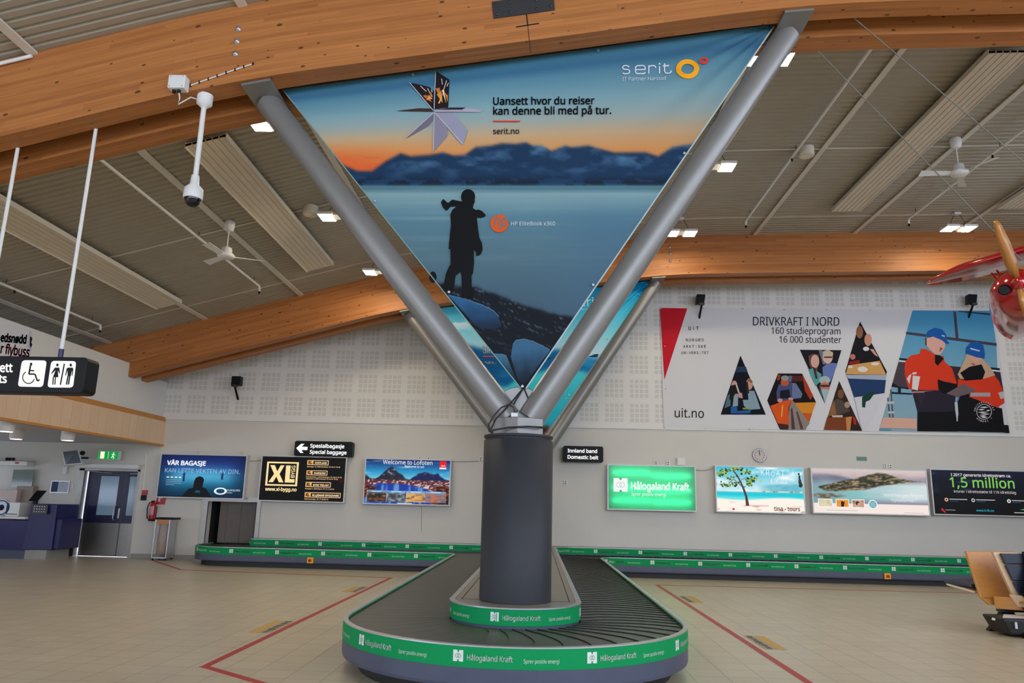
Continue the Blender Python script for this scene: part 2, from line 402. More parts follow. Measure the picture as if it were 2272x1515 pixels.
for x in (-10.5,-8.2,-5.88,-3.5,-1.05,1.35,3.0,5.22,7.63,10.06,12.5):
    trim(MB().hexa([(x-.05,-6,zc(x-.05)-.035),(x+.05,-6,zc(x+.05)-.035),(x+.05,19.55,zc(x+.05)-.035),(x-.05,19.55,zc(x-.05)-.035)],
                   [(x-.05,-6,zc(x-.05)-.012),(x+.05,-6,zc(x+.05)-.012),(x+.05,19.55,zc(x+.05)-.012),(x-.05,19.55,zc(x-.05)-.012)]), M['trimw'])
for y in (9.75, 13.15, 16.55):
    mb = MB(); vs = [(x, yy, zc(x)+dz) for x in XS for yy, dz in ((y-.02,-.008),(y+.02,-.008),(y+.02,.004),(y-.02,.004))]
    mb.add(vs, [(4*i+j, 4*i+(j+1)%4, 4*i+4+(j+1)%4, 4*i+4+j) for i in range(len(XS)-1) for j in range(4)]); trim(mb, M['trimw'])
# back wall: plain lower part with two openings, perforated boards above
mb = MB()
for x0, x1, z0, z1 in ((-16,-12.0,0,3.57),(-12.0,-10.37,2.22,3.57),(-10.37,-8.48,0,3.57),(-8.48,-7.2,1.46,3.57),(-7.2,16,0,3.57)):
    mb.box(x0, YW, z0, x1, YW+.22, z1)
xs = [-16 + .5*i for i in range(65)]
for a, b in zip(xs[:-1], xs[1:]):
    mb.hexa([(a,YW-.015,3.57),(b,YW-.015,3.57),(b,YW+.2,3.57),(a,YW+.2,3.57)], [(a,YW-.015,zc(a)),(b,YW-.015,zc(b)),(b,YW+.2,zc(b)),(a,YW+.2,zc(a))], 1)
struct(mb, 'wall_back', [M['wall'], M['perf']])
trim(MB().box(-9.95, YW-.035, 3.545, 16, YW, 3.585), M['white'])
mb = MB()
for x0, x1 in ((-16,-12.02),(-10.35,-8.62),(-7.1,16)): mb.box(x0, YW-.018, 0, x1, YW, .11)
struct(mb, 'baseboard_back', M['base'])
# baggage hatch: metal frame and the dark recess behind it
mb = MB(); mb.box(-8.62,YW-.03,0,-8.48,YW+.02,1.58); mb.box(-7.2,YW-.03,0,-7.1,YW+.02,1.58); mb.box(-8.48,YW-.03,1.46,-7.2,YW+.02,1.58)
trim(mb, M['steel'])
mb = MB(); mb.box(-8.7,YW+.22,0,-8.48,YW+1.1,1.6); mb.box(-7.2,YW+.22,0,-7.0,YW+1.1,1.6); mb.box(-8.7,YW+.22,1.46,-7.0,YW+1.1,1.6); mb.box(-8.7,YW+1.0,0,-7.0,YW+1.1,1.6)
trim(mb, M['dsteel'])
mb = MB()
for i in range(6): mb.box(-8.3+.185*i, YW+.34+.012*(i % 2), .42, -8.3+.185*i+.19, YW+.345+.012*(i % 2), 1.46)
tag(mb.build('strip_curtain', M['strip']), 'brown rubber strip curtain hanging in the baggage hatch in the wall', 'curtain')
# gallery along the hall: soffit, wooden fascia, white parapet
struct(MB().box(-16.2, 1, 2.88, -9.93, YW, 2.98), 'ceiling_gallery', M['soffit'])
mb = MB(); mb.add([(-9.85,1,2.86),(-9.85,YW,2.86),(-9.85,YW,3.48),(-9.85,1,3.48)], [(0,1,2,3)], 0, False, [[(0,0.02),(0,18.6),(.6,18.6),(.6,.02)]])
mb.box(-9.95,1,2.86,-9.851,YW,3.48); trim(mb, M['fascia'])
trim(MB().box(-9.96,1,2.835,-9.835,YW,2.885), M['ply'])
trim(MB().box(-9.955,1,3.48,-9.87,YW,3.6), M['ply'])
mb = MB(); mb.box(-10.05,1,3.6,-9.94,18.62,4.69); mb.box(-10.05,18.62,3.6,-9.94,YW,4.53)
struct(mb, 'wall_left', M['white'])
mb = MB(); mb.box(-16.2,1,0,-16,YW,1.3); mb.box(-16.2,1,1.9,-16,YW,3.0)
for y in (1,5,9,13,17,19.4): mb.box(-16.2,y,1.1,-16,y+.2,2.1)
struct(mb, 'wall_entrance', M['white'])  # unseen outer wall, window band narrowed to dim the space below the gallery
mb = MB(); mb.box(15.8,10,0,16,YW,8.6); mb.box(15.8,-6,0,16,YW,3.6); mb.box(15.8,-6,8.2,16,YW,8.6)
for y in (-6,-2,2,6,10,14,18,19.4): mb.box(15.8,y,3.6,16,y+.16,8.2)
struct(mb, 'wall_right', M['white'])  # unseen wall, its high opening placed and sized to steer the daylight
mb = MB(); mb.box(-16.2,-6.2,0,16,-6,2.6)
for x in range(-16, 16, 4): mb.box(x,-6.2,min(2.6,zc(x)-.03),x+.16,-6,zc(x)-.02)
struct(mb, 'wall_front_added', M['white'])  # added unseen behind the camera to block low sky light, open above

# double door in the back wall
d = MB(); d.box(-12.0,19.6,0,-11.86,19.85,2.22); d.box(-10.44,19.6,0,-10.37,19.85,2.22); d.box(-12.0,19.6,2.17,-10.37,19.85,2.22)
door = d.build('door_1', M['steel']); door['kind'] = 'structure'
def leaf(x0, x1, wx0, wx1):
    y = 19.76; mb = MB()
    mb.box(x0,y,0.01,x1,y+.05,.84); mb.box(x0,y,.84,wx0,y+.05,2.17); mb.box(wx1,y,.84,x1,y+.05,2.17); mb.box(wx0,y,.84,wx1,y+.05,1.04); mb.box(wx0,y,2.04,wx1,y+.05,2.17)
    o = mb.build('door_leaf', M['door'], door)
    MB().box(x0+.01,y-.006,.02,x1-.01,y,.84).build('kick_plate', M['steel'], o, label='brushed steel kick plate')
    MB().box(wx0,y+.015,1.04,wx1,y+.03,2.04).build('door_pane', M['glass'], o, label='pale blue glazed pane')
    return o
lf = leaf(-11.83, -10.83, -11.5, -11.0); leaf(-10.82, -10.45, -10.72, -10.52)
MB().tube([(-10.98,19.75,1.27),(-10.98,19.69,1.27),(-11.0,19.69,1.2),(-11.0,19.69,.98),(-10.98,19.69,.92),(-10.98,19.75,.92)], .012, 8).build('door_handle', M['alu'], lf)
MB().box(-10.9,19.735,.97,-10.86,19.76,1.22).build('lock_plate', M['alu'], lf)
MB().box(-12.05,19.46,2.235,-10.36,19.6,2.335).build('door_operator', M['frame'], door)
MB().tube([(-11.75,19.55,2.16),(-11.45,19.68,2.13),(-11.2,19.74,2.12)], .012, 6).build('closer_arm', M['alu'], door)
MB().tube([(-10.7,19.72,2.11),(-10.47,19.7,2.12)], .016, 6).build('closer_arm', M['alu'], door)

# ------------------------------------------------------------------ roof beams
def beam(name_label, y0, y1, x0=-14.0, x1=16.0):
    mb = MB(); xs = [x0 + (x1-x0)*i/60 for i in range(61)]; off = random.random()*40
    for a, b in zip(xs[:-1], xs[1:]):
        za, zB = zb(a), zb(b); h = .995; u0, u1 = a+off, b+off
        vs = [(a,y0,za),(b,y0,zB),(b,y0,zB+h),(a,y0,za+h),(a,y1,za),(b,y1,zB),(b,y1,zB+h),(a,y1,za+h)]
        mb.add(vs, [(0,1,2,3),(5,4,7,6),(4,5,1,0),(3,2,6,7)], 0, False,
               [[(u0,0),(u1,0),(u1,1),(u0,1)], [(u1,2),(u0,2),(u0,3),(u1,3)], [(u0,4),(u1,4),(u1,4.25),(u0,4.25)], [(u0,5),(u1,5),(u1,5.28),(u0,5.28)]])
    o = mb.build('glulam_beam', M['wood']); return tag(o, name_label, 'beam', 'laminated roof beams')
def bolts(parent, xs, y, offs, r=.022):
    for x in xs:
        for q in offs:
            MB().lathe([(r*1.5,0),(r*1.5,.006),(r,.007),(r,.025),(0.001,.026)], (x, y, zb(x)+q), 8, 0, (0,-1,0)).build('bolt', M['alu'], parent)
bn1 = beam('laminated wood roof beam with a steel splice plate, nearest of the four', 7.56, 7.84)
bn2 = beam('laminated wood roof beam directly behind the one with the splice plate', 8.18, 8.48)
bf1 = beam('laminated wood roof beam carried by the far column, front one of its pair', 17.64, 17.92)
bf2 = beam('laminated wood roof beam running closest to the perforated back wall', 18.26, 18.56)
bolts(bn1, (-3.52, 3.1), 7.56, (.36, .52, .68)); bolts(bf1, (-3.45, 3.15), 17.64, (.36, .54, .72), .026)
pl = MB(); pts = []
for px in ((1091,4),(1228,-16),(1231,22),(1095,41)):
    q = sight(px, 1, 7.55); pts.append((q[0], 7.56, q[2]))
spl = pl.prism(pts, (0,-.012,0)).build('splice_plate', M['dsteel'], bn1, label='dark grey bolted steel plate')
for px in ((1103,32),(1132,27),(1192,20),(1222,14),(1100,11),(1130,6),(1190,2),(1217,-4)):
    q = sight(px, 1, 7.548); MB().lathe([(.016,0),(.016,.014),(.001,.015)], (q[0], 7.548, q[2]), 6, 0, (0,-1,0)).build('bolt', M['dsteel'], spl)
mb = MB()
def slot(a, b, w):
    A = sight(a, 1, 7.56); B = sight(b, 1, 7.56); e = B-A; n = _n(np.array([-e[2], 0, e[0]]))*w/2
    mb.prism([A+n, B+n, B-n, A-n], (0,-.002,0))
slot((1168,31),(1171,56),.014); slot((1171,56),(1177,117),.008); slot((1145,60),(1196,52),.016)
mb.build('joint_slot', M['gap'], bn1, label='dark open joint between two beam lengths')

# ------------------------------------------------------------------ tree columns with two slanting struts
def tree_column(label, y, platform=True):
    cx = -.21; r = thing('tree_column', label, 'column', (cx, y, .58 if platform else 0))
    z0 = .581
    mb = MB().lathe([(.366,z0),(.366,2.18),(.352,2.185),(.352,2.205),(.366,2.21),(.366,2.235),(.34,2.236)], (cx,y,0), 48); mb.build('column_shaft', M['col'], r)
    hx = [(cx+.295*math.sin(math.pi/3*i), y-.295*math.cos(math.pi/3*i), 2.236) for i in range(6)]
    MB().prism(hx, (0,0,.175)).build('collar', M['strut'], r, bevel=.008)
    MB().lathe([(.28,-.02),(.29,0),(.28,.02)], (cx, y+.02, 2.48), 40, 0, (0,1,0)).build('gusset_disc', M['strut'], r)
    for sx, tx in ((-1, -3.27), (1, 2.87)):
        tz = zb(tx)-.03; b = np.array([cx + sx*.12, y, 2.42]); t = np.array([tx, y, tz])
        MB().tube([b, b+(t-b)*.33, b+(t-b)*.66, t], .146, 32).build('strut', M['strut'], r)
        e = .165; sl = (zb(tx+e)-zb(tx-e))/(2*e)
        lo = [(tx-e, y-.42, zb(tx-e)-.034),(tx+e, y-.42, zb(tx+e)-.034),(tx+e, y+.44, zb(tx+e)-.034),(tx-e, y+.44, zb(tx-e)-.034)]
        MB().hexa(lo, [(a, b_, c+.03) for a, b_, c in lo]).build('mounting_plate', M['strut'], r)
    return r
tree_column('grey round column rising from the carousel nose and forking into two steel struts', 8.02)
tree_column('grey forked column farther back whose thinner looking struts meet the wall side beams', 18.1)
# ------------------------------------------------------------------ baggage carousel
def fillet(pts):
    """list of (x, y, r) -> pieces: straight / arc point lists, in order"""
    out = []; P = [np.array(p[:2], float) for p in pts]; cur = P[0]
    for i in range(1, len(P)-1):
        a, b, c, r = P[i-1], P[i], P[i+1], pts[i][2]; u = _n(a-b); v = _n(c-b)
        half = math.acos(np.clip(u@v, -1, 1))/2; t = r/math.tan(half); s, e = b+u*t, b+v*t; ctr = b+_n(u+v)*r/math.sin(half)
        out.append([cur, s]); a0 = math.atan2(*(s-ctr)[::-1]); a1 = math.atan2(*(e-ctr)[::-1]); da = (a1-a0+math.pi) % (2*math.pi)-math.pi
        n = max(4, int(abs(da)*r/.06)+3); n = 14
        out.append([ctr+r*np.array([math.cos(a0+da*k/n), math.sin(a0+da*k/n)]) for k in range(n+1)]); cur = e
    out.append([cur, P[-1]]); return out
XE = 15.6; YF = 17.8; YR = 19.0
PA = fillet([(-8.28,19.58,0),(-8.28,YF,1.1),(-1.87,YF,.3),(-1.87,6.23,1.67),(1.47,6.23,1.67),(1.47,YF,.3),(XE,YF,0)])
PBk = fillet([(-7.12,19.58,0),(-7.12,YR,.12),(-.86,YR,.25),(-.86,7.36,.65),(.45,7.36,.65),(.45,YR,.5),(XE,YR,0)])
class Path:
    def __init__(s, pieces):
        P = []
        for pc in pieces:
            a = np.array(pc[0]); b = np.array(pc[-1])
            if len(pc) == 2:
                n = max(1, int(np.hypot(*(b-a))/.5)); pc = [a+(b-a)*k/n for k in range(n+1)]
            for q in pc:
                if not P or np.hypot(*(q-P[-1])) > 1e-6: P.append(np.array(q, float))
        s.p = np.array(P); d = np.diff(s.p, axis=0); s.s = np.r_[0, np.cumsum(np.hypot(d[:,0], d[:,1]))]
        t = np.zeros_like(s.p); t[1:-1] = s.p[2:]-s.p[:-2]; t[0] = d[0]; t[-1] = d[-1]; t /= np.hypot(t[:,0], t[:,1])[:,None]
        s.n = np.stack([t[:,1], -t[:,0]], 1); s.L = s.s[-1]
    def at(s, u, off=0):
        x = np.interp(u, s.s, s.p[:,0]); y = np.interp(u, s.s, s.p[:,1]); nx = np.interp(u, s.s, s.n[:,0]); ny = np.interp(u, s.s, s.n[:,1])
        q = math.hypot(nx, ny) or 1; return x+nx/q*off, y+ny/q*off
    def strip(s, mb, prof, mi=0, smooth=True):
        """sweep a closed profile [(offset outwards, z)] along the path"""
        k = len(prof); vs = [(*(s.p[i]+s.n[i]*o), z) for i in range(len(s.p)) for o, z in prof]
        for j in range(k):
            j2 = (j+1) % k; o = []
            for i in range(len(s.p)-1): o.append((i*k+j, i*k+j2, (i+1)*k+j2, (i+1)*k+j))
            mb.add(vs, o, mi, smooth)
        mb.add(vs[:k], [tuple(range(k))], mi); mb.add(vs[-k:], [tuple(range(k))], mi); return mb
A, B = Path(PA), Path(PBk)
car = thing('baggage_carousel', 'long black slatted baggage carousel with green advertising guards around the column', 'baggage carousel', (-.2, 12, 0))
mb = MB(); A.strip(mb, [(-.16,0),(-.16,.12),(-.2,.12),(-.2,0)]); mb.build('kick_base', M['kick'], car)
mb = MB(); A.strip(mb, [(-.03,.115),(-.005,.125),(0,.15),(0,.272),(-.02,.274),(-.17,.274),(-.17,.115)]); mb.build('skirt', M['skirt'], car)
mb = MB(); A.strip(mb, [(.004,.272),(.006,.425),(-.012,.425),(-.014,.272)]); ga = mb.build('guard_band', M['print'], car)
bpy.data.objects.remove(ga)
def band(P, z0, z1, first, step, name, label):
    a = Art(lambda u, w, l: (*P.at(u, .004+.0012*l), w))
    us = np.arange(0, P.L, .06); us = np.r_[us, P.L]
    for p, q in zip(us[:-1], us[1:]): a.poly([(p,z0),(q,z0),(q,z1),(p,z1)], (16,148,84), 0)
    h = z1-z0; u = first; wht = (226,232,226)
    while u < P.L-.9:
        x0 = P.at(u)[0]
        b = z0+h*.24; s = h*.56
        a.rect(u, b, u+s, b+s, wht, 1); gc = (16,148,84)
        for zz, sg in ((b, 1), (b+s, -1)): a.poly([(u+s*.4,zz),(u+s*.6,zz),(u+s*.54,zz+sg*s*.2),(u+s*.46,zz+sg*s*.2)], gc, 2)
        for dx in (-.1, .1): a.ring(u+s*(.5+dx), b+s*.5, s*.15, s*.2, (120,150,130), 2, 14)
        a.text('Hålogaland Kraft', (u+.115, b+s*.18), (u+.475, b+s*.18), wht, 2, .018, 1.18, up=(0,1), res=2)
        a.text('Sprer positiv energi', (u+.56, b+s*.1), (u+.84, b+s*.1), (206,224,210), 2, 0, 1.3, up=(0,1), res=2)
        u += step
    o = a.build(name, M['print'], car, label); return o
mb = MB(); A.strip(mb, [(0,.268),(.003,.27),(.003,.427),(-.03,.427),(-.03,.268)])
gA = mb.build('outer_guard', M['print'], car)
me = gA.data; ca = me.color_attributes.new('ink','FLOAT_COLOR','CORNER'); ca.data.foreach_set('color', np.tile([*lin((16,148,84)),1.0], len(me.loops)).astype(np.float32))
band(A, .275, .425, .35, 1.073, 'guard_print', 'green advertising band with white lettering')
mb = MB(); A.strip(mb, [(.008,.425),(.008,.436),(-.035,.438),(-.045,.425)]); mb.build('top_rail', M['alu'], car, label='thin bright metal rail')
mb = MB(); B.strip(mb, [(0,.42),(0,.572),(-.03,.572),(-.03,.42)])
gB = mb.build('inner_guard', M['print'], car)
me = gB.data; ca = me.color_attributes.new('ink','FLOAT_COLOR','CORNER'); ca.data.foreach_set('color', np.tile([*lin((16,148,84)),1.0], len(me.loops)).astype(np.float32))
band(B, .425, .57, .12, 1.08, 'guard_print', 'green advertising band with white lettering')
mb = MB(); B.strip(mb, [(.012,.57),(.012,.582),(-.045,.584),(-.045,.57)]); mb.build('top_rail', M['alu'], car, label='thin bright metal rail')
# inner island top and the ledge in front of the wall
pb = [tuple(B.p[i]-B.n[i]*.03) for i in range(len(B.p))]
out = [(x, y, .578) for x, y in pb] + [(XE, YW-.02, .578), (-7.15, YW-.02, .578)]
bm_ = MB(); bm_.prism(out, (0,0,-.02)); bm_.build('island_top', M['ledge'], car)
mb = MB()
for x0, y0, x1, y1 in ((-.755,8.0,-.745,18.9),(.335,8.0,.345,18.9),(-.755,7.99,.345,8.0)): mb.box(x0, y0, .5785, x1, y1, .5795)
mb.build('panel_seam', M['gap'], car)
mb = MB(); B.strip(mb, [(-.01,.12),(-.01,.425),(-.05,.425),(-.05,.12)]); mb.build('inner_skirt', M['skirt'], car)
# belt of overlapping slats
def piece_pt(pc, f):
    if len(pc) == 2: return np.array(pc[0])+(np.array(pc[1])-np.array(pc[0]))*f
    g = f*(len(pc)-1); i = min(int(g), len(pc)-2); return np.array(pc[i])+(np.array(pc[i+1])-np.array(pc[i]))*(g-i)
NP = len(PA)
clen = [np.hypot(*((np.array(a[0])+np.array(b[0]))/2-(np.array(a[-1])+np.array(b[-1]))/2))*(1 if len(a) == 2 else 1.11) for a, b in zip(PA, PBk)]
GL = np.r_[0, np.cumsum(clen)]
def belt_pt(g, t):
    g = min(max(g, 0), GL[-1]-1e-6); i = int(np.searchsorted(GL, g, 'right')-1); f = (g-GL[i])/max(1e-9, clen[i])
    a, b = piece_pt(PA[i], f), piece_pt(PBk[i], f); w = .012; return a+(b-a)*(.006+t*.99)
mb = MB(); T = [k/10 for k in range(11)]; st = .205; g = -.2
def sh(t): return .20*math.sin(math.pi*min(1, t*1.08))*.55 - .20*max(0, t-.8)**1.2*3
while g < GL[-1]:
    for j in range(3):
        ga_, gb_ = g+st*j/3, g+st*(j+1)/3
        za, zb_ = .402-.009*j/3, .402-.009*(j+1)/3
        vs = [(*belt_pt(ga_+sh(t), t), za) for t in T]+[(*belt_pt(gb_+sh(t), t), zb_) for t in T]
        mb.add(vs, [(i, i+1, 12+i, 11+i) for i in range(10)], 0)
    vs = [(*belt_pt(g+sh(t), t), z) for z in (.390, .4025) for t in T]; mb.add(vs, [(i, i+1, 12+i, 11+i) for i in range(10)], 1)
    g += st
mb.build('slat_belt', [M['rubber'], M['gap']], car)
for px, lb in (((689,1244), 0), ((1968,1276), 1)):
    q = sight(px, 1, YF-.01); x, z = q[0], .195
    e = MB().box(x-.07, YF-.05, z-.065, x+.07, YF+.0, z+.065).build('emergency_stop', M['yellow'], car, bevel=.006, label='yellow box with red button')
    MB().lathe([(.032,0),(.034,.02),(.024,.03),(.001,.031)], (x, YF-.05, z), 20, 0, (0,-1,0)).build('stop_button', M['red'], e)

# red floor tape and the worn floor stickers
def tape(pts, w=.075, name='floor_tape', label='', cat='tape'):
    mb = MB()
    for i, (a, b) in enumerate(zip(pts[:-1], pts[1:])):
        a = np.array([*a, 0.0]); b = np.array([*b, 0.0]); d = _n(b-a); n = np.array([-d[1], d[0], 0])*w/2; a = a-d*w*.4; b = b+d*w*.4; z = .0022+.0007*(i % 2)
        mb.prism([a+n, b+n, b-n, a-n], (0,0,z))
    return tag(mb.build(name, M['tape']), label, cat)
tape([(-9.45,19.0),(-7.7,16.75),(-3.02,16.25),(-3.03,7.3),(-2.05,6.55)], label='red tape line turning a corner on the floor before the desk side of the carousel')
tape([(2.5,4.8),(2.5,16.33),(14,16.6)], label='red tape line along the floor on the bench side of the carousel')
def sticker(c, L_, side, label):
    a = Art(lambda u, w, l: (u, w, .0012+.0006*l)); x, y = c
    a.rect(x-.13, y-L_/2, x+.13, y+L_/2, (186,172,146), 0)
    a.rect(x+side*.02, y-L_*.48, x+side*.12, y+L_*.48, (208,168,98), 1)
    yy = y-L_*.47
    while yy < y+L_*.45:
        q = random.uniform(.02, .07); a.rect(x-side*(.02+random.uniform(0,.02)), yy, x-side*(.085+random.uniform(0,.03)), yy+q, (104,98,88), 2); yy += q+random.uniform(.008,.03)
    tag(a.build('floor_sticker', M['print']), label, 'floor sticker', 'worn floor stickers beside the tape')
sticker((-3.22,9.65), .95, -1, 'worn yellow and dark floor sticker beside the tape on the desk side, nearer one')
sticker((-3.22,13.95), .95, -1, 'worn yellow and dark floor sticker beside the tape on the desk side, farther one')
sticker((2.72,9.6), .95, 1, 'worn yellow and dark floor sticker beside the tape on the bench side, nearer one')
sticker((2.7,13.9), .95, 1, 'worn yellow and dark floor sticker beside the tape on the bench side, farther one')
# ------------------------------------------------------------------ big hanging banners
def sx(p, y): q = sight(p, 1, y); return q[0], q[2]
def hooks(root, pts, y):
    for a, b in pts: MB().tube([(a[0], y, a[1]), ((a[0]+b[0])/2, y-.02, (a[1]+b[1])/2), (b[0], y, b[1])], .008, 6).build('tension_rope', M['cable'], root)
def eyelets(root, pts, y, rad=.016):
    for p in pts:
        x, z = sx(p, y); MB().lathe([(rad,0),(rad,.006),(rad*.4,.007),(rad*.35,.001)], (x, y-.004, z), 12, 0, (0,-1,0)).build('eyelet', M['alu'], root)
YB = 8.0
TR = np.array(sx((1718,55), YB))
def fold(x, z):
    dx, dz = TR[0]-x, TR[1]-z; r = math.hypot(dx, dz)+1e-6; th = math.atan2(dz, dx)
    return .012*math.exp(-(r/1.7)**2)*min(1, r/.4)*math.sin(th*30) + .005*math.exp(-(r/3.0)**2)*math.sin(th*19+1)
def Pb(u, w, l):
    x, z = sx((u, w), YB); return (x, YB - .0045*l + fold(x, z), z)
sky_line = cp(760,0,2.913,[(-500,1010),(0,1065),(95,1105),(190,1105),(280,1040),(375,990),(440,1010),(560,1000),(650,985),(720,1005),(790,1000),(860,950),(960,940),(1030,925),(1120,930),(1185,920),(1230,940),(1290,940),(1350,975),(1440,940),(1480,950),(1590,940),(1660,960),(1760,985),(1960,985),(2040,1010),(2130,950),(2214,935),(2700,900)])
rock_line = cp(960,620,5.83,[(-100,40),(60,50),(250,70),(520,95),(800,190),(1000,260),(1200,335),(1500,430),(1800,490),(2200,560)])
def banner_col(x, y):
    sk = np.interp(x, [p[0] for p in sky_line], [p[1] for p in sky_line])
    t = np.clip((y-60-(1718-x)*.133)/(345-60-(1718-x)*.133), 0, 1.1)
    n = fbm(x/90, y/9, 3)
    sky = ramp(t, [(0,(70,118,138)),(.12,(58,104,132)),(.2,(84,132,150)),(.45,(124,160,166)),(.62,(150,164,158)),(.78,(190,160,122)),(.92,(206,146,88)),(1.1,(214,118,60))])
    wl = np.clip((980-x)/260, 0, 1)*np.clip((y-318)/50, 0, 1)
    sky = mixc(sky, (220,92,44), np.clip(wl*(.5+n), 0, 1))
    rt = np.clip((x-1100)/450, 0, 1)
    sky = mixc(sky, tuple(c*.92 for c in sky), rt); sky = mixc(sky, (60,74,88), np.clip((n-.66)*5, 0, 1)*np.clip(wl*1.5, 0, .7))
    m = fbm(x/40, y/14, 8, 5)+.25*fbm((x+y*1.6)/24, (y-x*.2)/50, 12)
    mt = mixc((26,52,80), (70,106,136), np.clip((m-.55)*3.0, 0, 1)*np.clip((405-y)/50, .15, 1)); mt = mixc(mt, (20,32,46), np.clip((y-388)/20, 0, .85)*(m < .62))
    col = mixc(sky, mt, 1/(1+np.exp(-(y-sk)/1.5)))
    b = fbm(x/240, y/7, 21)
    wt = ramp(y, [(411,(92,130,140)),(418,(74,112,124)),(430,(124,154,158)),(450,(112,146,152)),(480,(86,124,138)),(560,(82,112,122)),(640,(70,96,110)),(720,(64,84,98))])
    wt = mixc(wt, (134,160,160), np.clip((b-.55)*2, 0, .5)*np.clip((620-y)/150, 0, 1)); wt = mixc(wt, (70,104,128), np.clip((x-1180)/260, 0, .5)*np.clip((y-430)/80, 0, 1))
    col = mixc(col, wt, 1/(1+np.exp(-(y-411)/.8)))
    rk = np.interp(x, [p[0] for p in rock_line], [p[1] for p in rock_line]) + 10*(fbm(x/20, y/20, 5)-.5)
    q = fbm((x*.94+y*.34)/26, (y*.94-x*.34)/3.2, 31, 4)
    rc = mixc((20,24,30), (92,112,124), np.clip((q-.6)*6, 0, .8)*np.clip(1.1-(y-rk)/150, .2, 1))
    return mixc(col, rc, 1/(1+np.exp(-(y-rk)/1.5)))
ban = thing('triangular_banner', 'large triangular banner of a dark figure by a fjord stretched between the near struts', 'banner', (-.2, YB, 4.7))
tri = [(626,199),(1719,54),(1165,863),(1157,863)]
gain = 1.08
a = Art(Pb, gain)
a.grid(620, 50, 1724, 866, 276, 204, banner_col, 0, clip=tri)
mound = lambda c0, c1, y0, y1: (lambda x, y: mixc(c0, c1, np.clip((y-y0)/(y1-y0)+.35*(fbm(x/16, y/16, 9)-.5), 0, 1)))
def soft(px, fn, n=22, l=1):
    xs = [p[0] for p in px]; ys = [p[1] for p in px]; a.grid(min(xs), min(ys), max(xs), max(ys), n, n, fn, l, clip=px)
soft(cp(960,620,5.83,[(195,200),(330,228),(440,260),(640,330),(780,400),(840,460),(880,560),(885,610),(800,650),(690,640),(560,600)]), mound((44,92,132),(26,40,56),665,735))
soft(cp(960,620,5.83,[(1010,1000),(1035,850),(1080,785),(1180,770),(1300,800),(1420,850),(1520,915),(1170,1385),(1120,1370)]), mound((56,98,128),(24,32,42),770,850))
soft(cp(960,620,5.83,[(790,960),(900,962),(1010,1000),(1080,1300),(1100,1350)]), mound((66,112,140),(26,40,54),785,845), 14)
a.line(cp(960,620,5.83,[(210,205),(440,262),(640,332),(780,402),(858,480)]), 1.6, (84,120,146), 2)
a.line(cp(960,620,5.83,[(1040,840),(1080,787),(1180,772),(1300,802),(1510,908)]), 1.6, (86,122,142), 2)
blk = (15,16,17)
k = 5.41
fig = [(460,265),(440,300),(390,320),(345,360),(322,420),(330,540),(318,640),(300,830),(322,832),(325,1010),(300,1050),(270,1120),(245,1240),(215,1275),(240,1330),(350,1330),(372,1240),(382,1150),(445,1100),(455,1150),(462,1300),(455,1410),(600,1420),(578,1270),(575,1150),(592,1120),(606,990),(602,840),(625,860),(632,880),(628,912),(660,905),(688,888),(708,830),(702,760),(672,700),(655,600),(640,450),(690,456),(735,440),(748,422),(700,372),(660,356),(630,362),(592,340),(598,300),(615,262),(612,235)]
a.poly(cp(940,400,k,fig), blk, 3)
a.ell(940+535/k, 400+205/k, 84/k, 92/k, blk, 4, 26)
a.poly(cp(940,400,k,[(470,262),(430,258),(375,250),(345,236),(322,262),(342,296),(300,350),(272,372),(232,330),(208,268),(238,228),(282,270),(330,286),(390,312),(450,310)]), blk, 3)
a.ell(940+112/k, 400+1165/k, 44/k, 70/k, blk, 2, 16)
# laptop fan drawing
k = 7.575; o = (860,150)
lp = lambda pts, c, l=3: a.poly(cp(*o, k, pts), c, l)
lp([(775,775),(700,830),(305,1180),(325,1190),(690,985),(770,880)], (112,106,120)); lp([(780,775),(765,1412),(800,1390),(1000,1160),(1012,1010),(830,800)], (132,128,144)); lp([(800,765),(1110,775),(1345,1065),(1270,1302),(1240,1295)], (146,146,162))
lp([(820,72),(930,140),(1042,215),(1020,690),(795,705)], (34,26,28)); lp([(370,262),(560,300),(705,335),(782,410),(778,728)], (36,28,32))
lp([(138,738),(520,692),(770,698),(772,748)], (62,44,42)); lp([(788,738),(900,700),(1060,684),(1320,684),(1580,728),(1570,752),(788,758)], (168,162,176), 4); lp([(830,722),(1060,686),(1320,686),(1250,722)], (44,38,48), 5)
for x0, y0, x1, y1, x2, y2, c in ((810,365,880,350,905,600,(190,110,44)),(830,470,905,400,930,610,(214,140,60)),(915,390,950,390,985,612,(238,220,200)),(960,430,1015,480,1010,600,(206,120,50)),(850,615,940,420,880,615,(232,170,90)),(590,480,690,480,720,590,(170,92,40)),(610,500,640,470,760,600,(206,132,60)),(650,560,700,470,760,540,(222,150,76)),(700,440,730,420,770,520,(190,120,70))):
    lp([(x0,y0),(x1,y1),(x2,y2)], c, 4)
for p in ([(912,200),(925,300)],[(995,230),(940,400)],[(1025,270),(1000,330)],[(555,322),(655,415)],[(675,360),(745,500)],[(738,380),(755,425)]): a.line(cp(*o, k, p), 1.5, (210,206,200), 4)
for p in ([(785,700),(810,80)],[(775,735),(372,262)],[(785,765),(772,1410)],[(800,768),(1268,1300)],[(775,770),(315,1188)],[(790,750),(1560,752)]): a.line(cp(*o, k, p), 1.2, (206,202,210), 4)
ink = (14,16,22)
UPB = (0, -1)
a.text('Uansett hvor du reiser', (1094,233.5), (1319,232), ink, 3, .02, 1.05, UPB, 4)
a.text('kan denne bli med på tur.', (1094,255.5), (1356,254), ink, 3, .02, 1.05, UPB, 4)
a.rect(1094,268.6,1154,271.6,(206,58,48),3)
